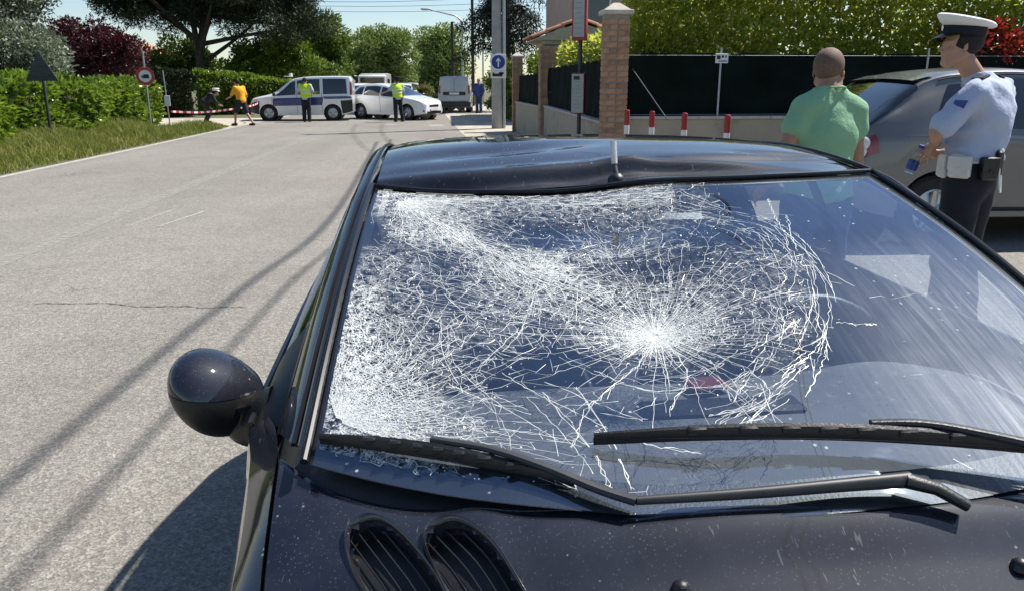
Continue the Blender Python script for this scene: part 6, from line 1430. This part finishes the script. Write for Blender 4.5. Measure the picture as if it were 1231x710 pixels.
def standing(**k):
    J = dict(pelvis=(0, 0, .95), chest=(0, .01, 1.28), neck=(0, -.01, 1.46), head=(0, .02, 1.60), sl=(-.19, 0, 1.41), sr=(.19, 0, 1.41), el=(-.25, -.02, 1.13), er=(.25, -.02, 1.13), wl=(-.24, .08, .90), wr=(.24, .08, .90), hl=(-.09, 0, .92), hr=(.09, 0, .92), kl=(-.10, .02, .50), kr=(.10, .02, .50), al=(-.10, -.01, .09), ar=(.10, -.01, .09))
    J.update(k); return J
far_person('officer in yellow hi-vis vest standing beside the police van, seen from behind', (-5.62, 33.35, .006), R(-8), standing(el=(-.30, -.02, 1.16), wl=(-.20, .16, 1.02), er=(.32, -.02, 1.17), wr=(.19, .17, 1.05)), 'shirt', 'trousers', 'shirt_blue', 'navy_cloth', vest='hi_vis', bare_arms=True)
far_person('officer in hi-vis vest leaning on the white hatchback', (-1.97, 33.15, .006), R(25), standing(el=(-.36, .04, 1.22), wl=(-.56, .18, 1.12), kr=(.14, .05, .50), ar=(.20, .0, .09)), 'shirt', 'trousers', 'shirt_blue', 'navy_cloth', vest='hi_vis', hat='navy_cloth')
far_person('man in orange-yellow T-shirt and dark shorts striding at the roadside', (-7.44, 30.5, .006), R(55), standing(pelvis=(0, 0, .90), chest=(-.02, .05, 1.22), neck=(-.02, .09, 1.39), head=(-.02, .14, 1.53), sl=(-.20, .07, 1.34), sr=(.17, .06, 1.34), el=(-.28, .22, 1.05), er=(.24, .0, 1.03), wl=(-.24, .44, .98), wr=(.22, .14, .84), hl=(-.09, 0, .87), hr=(.09, 0, .87), kl=(-.11, .22, .50), kr=(.10, -.10, .47), al=(-.12, .28, .09), ar=(.12, -.38, .10)), 't_shirt', 'shorts', 'yellow_cloth', 'navy_shorts', skin='skin_tan', shorts=True)
far_person('person in dark clothes and white cap bending behind the tape at the hedge', (-9.35, 32.9, 0), R(-70), standing(pelvis=(0, -.1, .80), chest=(0, .16, 1.00), neck=(0, .28, 1.08), head=(0, .36, 1.16), sl=(-.19, .20, 1.06), sr=(.19, .20, 1.06), el=(-.25, .30, .82), er=(.25, .30, .82), wl=(-.12, .46, .70), wr=(.12, .46, .70), hl=(-.09, -.1, .78), hr=(.09, -.1, .78), kl=(-.12, .10, .46), kr=(.12, .10, .46), al=(-.12, -.1, .09), ar=(.12, -.1, .09)), 'jacket', 'trousers', 'navy_cloth', 'navy_cloth', bare_arms=False, hat='white_cloth')
far_person('person in blue clothing standing beside the delivery van', (1.62, 42.0, .01), R(160), standing(), 'jacket', 'trousers', 'blue_cloth', 'jeans', bare_arms=False)
# ------------------------------------------------------------------ signs, posts, tape
def disc(b, r, y, c=(0, 0), n=32): b.add([(c[0] + r * math.cos(2 * PI * i / n), y, c[1] + r * math.sin(2 * PI * i / n)) for i in range(n)], [tuple(range(n))]); return b
# blue one-way sign with plate
s = thing('traffic_sign', 'white square sign with blue disc and white up arrow on the concrete pole', 'sign', (1.735, 27.80, 2.07))
MB().box((0, 0, .12), (.52, .025, .54), bev=.01).build('board', 'sign_white', s); disc(MB(), .225, -.016, (0, .13)).build('blue_disc', 'sign_blue', s)
MB().add([(-.022, -.019, -.03), (.022, -.019, -.03), (.022, -.019, .18), (.075, -.019, .13), (.075, -.019, .18), (0, -.019, .275), (-.075, -.019, .18), (-.075, -.019, .13), (-.022, -.019, .18)], [(0, 1, 2, 8), (2, 3, 4, 5, 6, 7, 8)]).build('arrow', 'sign_white', s)
p = MB().box((0, 0, -.275), (.52, .025, .23), bev=.01).build('plate', 'sign_white', s); b = MB(); b.box((-.03, -.015, -.29), (.34, .006, .09)); b.box((.10, -.015, -.23), (.16, .006, .07)); b.box((-.16, -.015, -.23), (.06, .006, .05)); b.build('lorry_symbol', 'print_black', p)
# back of a warning triangle
s = thing('warning_sign', 'dark back of a triangular warning sign on its post by the left hedge', 'sign', (-10.30, 22.0, 0))
MB().prism([(-.40, 1.58), (.40, 1.58), (.03, 2.27), (-.03, 2.27)], lambda x, z: (x, 0, z), lambda x, z: (x, .02, z)).build('triangle', 'dark_steel', s); MB().cyl((0, .06, 0), (0, .06, 2.3), .038, n=10).build('post', 'dark_steel', s, True); MB().box((0, -.012, 1.72), (.5, .02, .04)).build('bracket', 'dark_steel', s); MB().box((0, -.012, 1.95), (.26, .02, .04)).build('bracket', 'dark_steel', s)
# no-lorries roundel
s = thing('traffic_sign', 'round red-ringed no-lorries sign above the left hedge', 'sign', (-10.20, 29.0, 0), R(12))
MB().cyl((0, .05, 0), (0, .05, 2.55), .03, n=10).build('post', 'steel', s, True); disc(MB(), .29, 0, (0, 1.745)).build('red_ring', 'sign_red', s); disc(MB(), .20, -.004, (0, 1.745)).build('white_disc', 'sign_white', s); disc(MB(), .295, .006, (0, 1.745)).build('backing', 'steel', s)
b = MB(); b.box((.03, -.008, 1.755), (.17, .004, .10)); b.box((-.09, -.008, 1.735), (.06, .004, .06)); b.box((.02, -.008, 1.69), (.22, .004, .03)); b.build('lorry_symbol', 'print_black', s)
s = thing('marker_post', 'thin grey post with a small white plate at the end of the left hedge', 'post', (-9.75, 29.6, 0)); MB().cyl((0, 0, 0), (-.05, 0, 1.95), .022, n=8).build('shaft', 'steel', s, True); MB().box((.0, -.03, .92), (.20, .02, .36), bev=.008).build('plate', 'sign_white', s)
# bus stop
s = thing('bus_stop_sign', 'bus stop post with red-edged timetable panels before the wall', 'sign', (1.93, 12.0, 0), R(-24))
MB().cyl((0, .05, 0), (0, .05, 2.9), .03, n=10).build('post', 'dark_steel', s, True)
for z0, z1, w in ((1.10, 1.68, .19), (2.13, 2.85, .21)):
    p = MB().box((0, 0, (z0 + z1) / 2), (w, .09, z1 - z0), bev=.008).build('timetable_case', 'dull_red', s, 40); MB().box((-.004, -.049, (z0 + z1) / 2), (w - (.012 if z0 < 2 else .05), .008, z1 - z0 - (.03 if z0 < 2 else .10))).build('sheet', 'paper', p)
    for k in range(9):
        z = z1 - .07 - k * (z1 - z0 - .10) / 9; b = MB(); b.box((-.02 + .01 * (k % 3), -.0545, z), (w * (.62 if k % 2 else .48), .002, .016 if k else .05)); b.build('print_line', 'print_grey' if k else 'print_black', p)
# red and white posts
for k, (x, y, lab) in enumerate(((2.30, 10.35, 'leftmost red and white post, at the foot of the tall brick pillar'), (2.50, 9.85, 'second red and white post from the tall brick pillar'), (2.73, 9.25, 'third red and white post from the tall brick pillar'), (3.03, 8.65, 'fourth red and white post, nearest to the man in green'))):
    s = thing('bollard', lab, 'bollard', (x, y, 0), 0, 'red and white posts before the wall'); z = 0; hgt = 1.205
    for i, (h, m) in enumerate(((.245, 'white_paint'), (.24, 'red_paint'), (.24, 'white_paint'), (.24, 'red_paint'), (.24, 'white_paint')) if k < 0 else ((.335, 'white_paint'), (.17, 'red_paint'), (.17, 'white_paint'), (.17, 'red_paint'), (.17, 'white_paint'), (.18, 'red_paint'))):
        MB().cyl((0, 0, z), (0, 0, z + h), .034, n=14).build('band', m, s, 40); z += h
    MB().lathe([(.034, z), (.028, z + .012), (0, z + .016)], 14).build('cap', 'red_paint', s, True)
# notice on the fence
s = thing('notice_board', 'small white notice with black pictures hung on the dark fence screen', 'sign', (3.70, 10.955, 1.86)); MB().box((0, 0, 0), (.175, .008, .125), bev=.003).build('board', 'sign_white', s)
b = MB(); b.box((-.045, -.006, .012), (.05, .003, .05)); b.box((.012, -.006, .022), (.03, .003, .03)); b.box((.055, -.006, .022), (.018, .003, .03)); b.box((.015, -.006, -.036), (.12, .003, .012)); b.build('print', 'print_black', s)
# barrier tape
tp = thing('barrier_tape', 'red and white barrier tape strung from the hedge to the police van', 'tape', (-9.7, 29.7, 0))
path = np.array(smooth_path([(-.02, 0, .62), (1.0, 1.4, .42), (2.0, 2.2, .56), (2.05, 2.6, .60), (1.6, 4.2, .78), (1.35, 5.0, .85)], 30)) if False else np.array(smooth_path([(0, 0, .55), (.75, .8, .49), (1.5, 1.3, .55), (2.2, 1.9, .66), (2.3, 3.2, .76), (1.7, 5.0, .84)], 26))
bw, br = MB(), MB()
for i in range(len(path) - 1):
    p, q = path[i], path[i + 1]; tw = .35 * math.sin(i * .35); o = np.array((0, math.sin(tw) * .035, math.cos(tw) * .035)); (bw if (i // 3) % 2 else br).add([p - o, q - o, q + o, p + o], [(0, 1, 2, 3)])
bw.build('white_bands', 'tape_white', tp); br.build('red_bands', 'tape_red', tp)
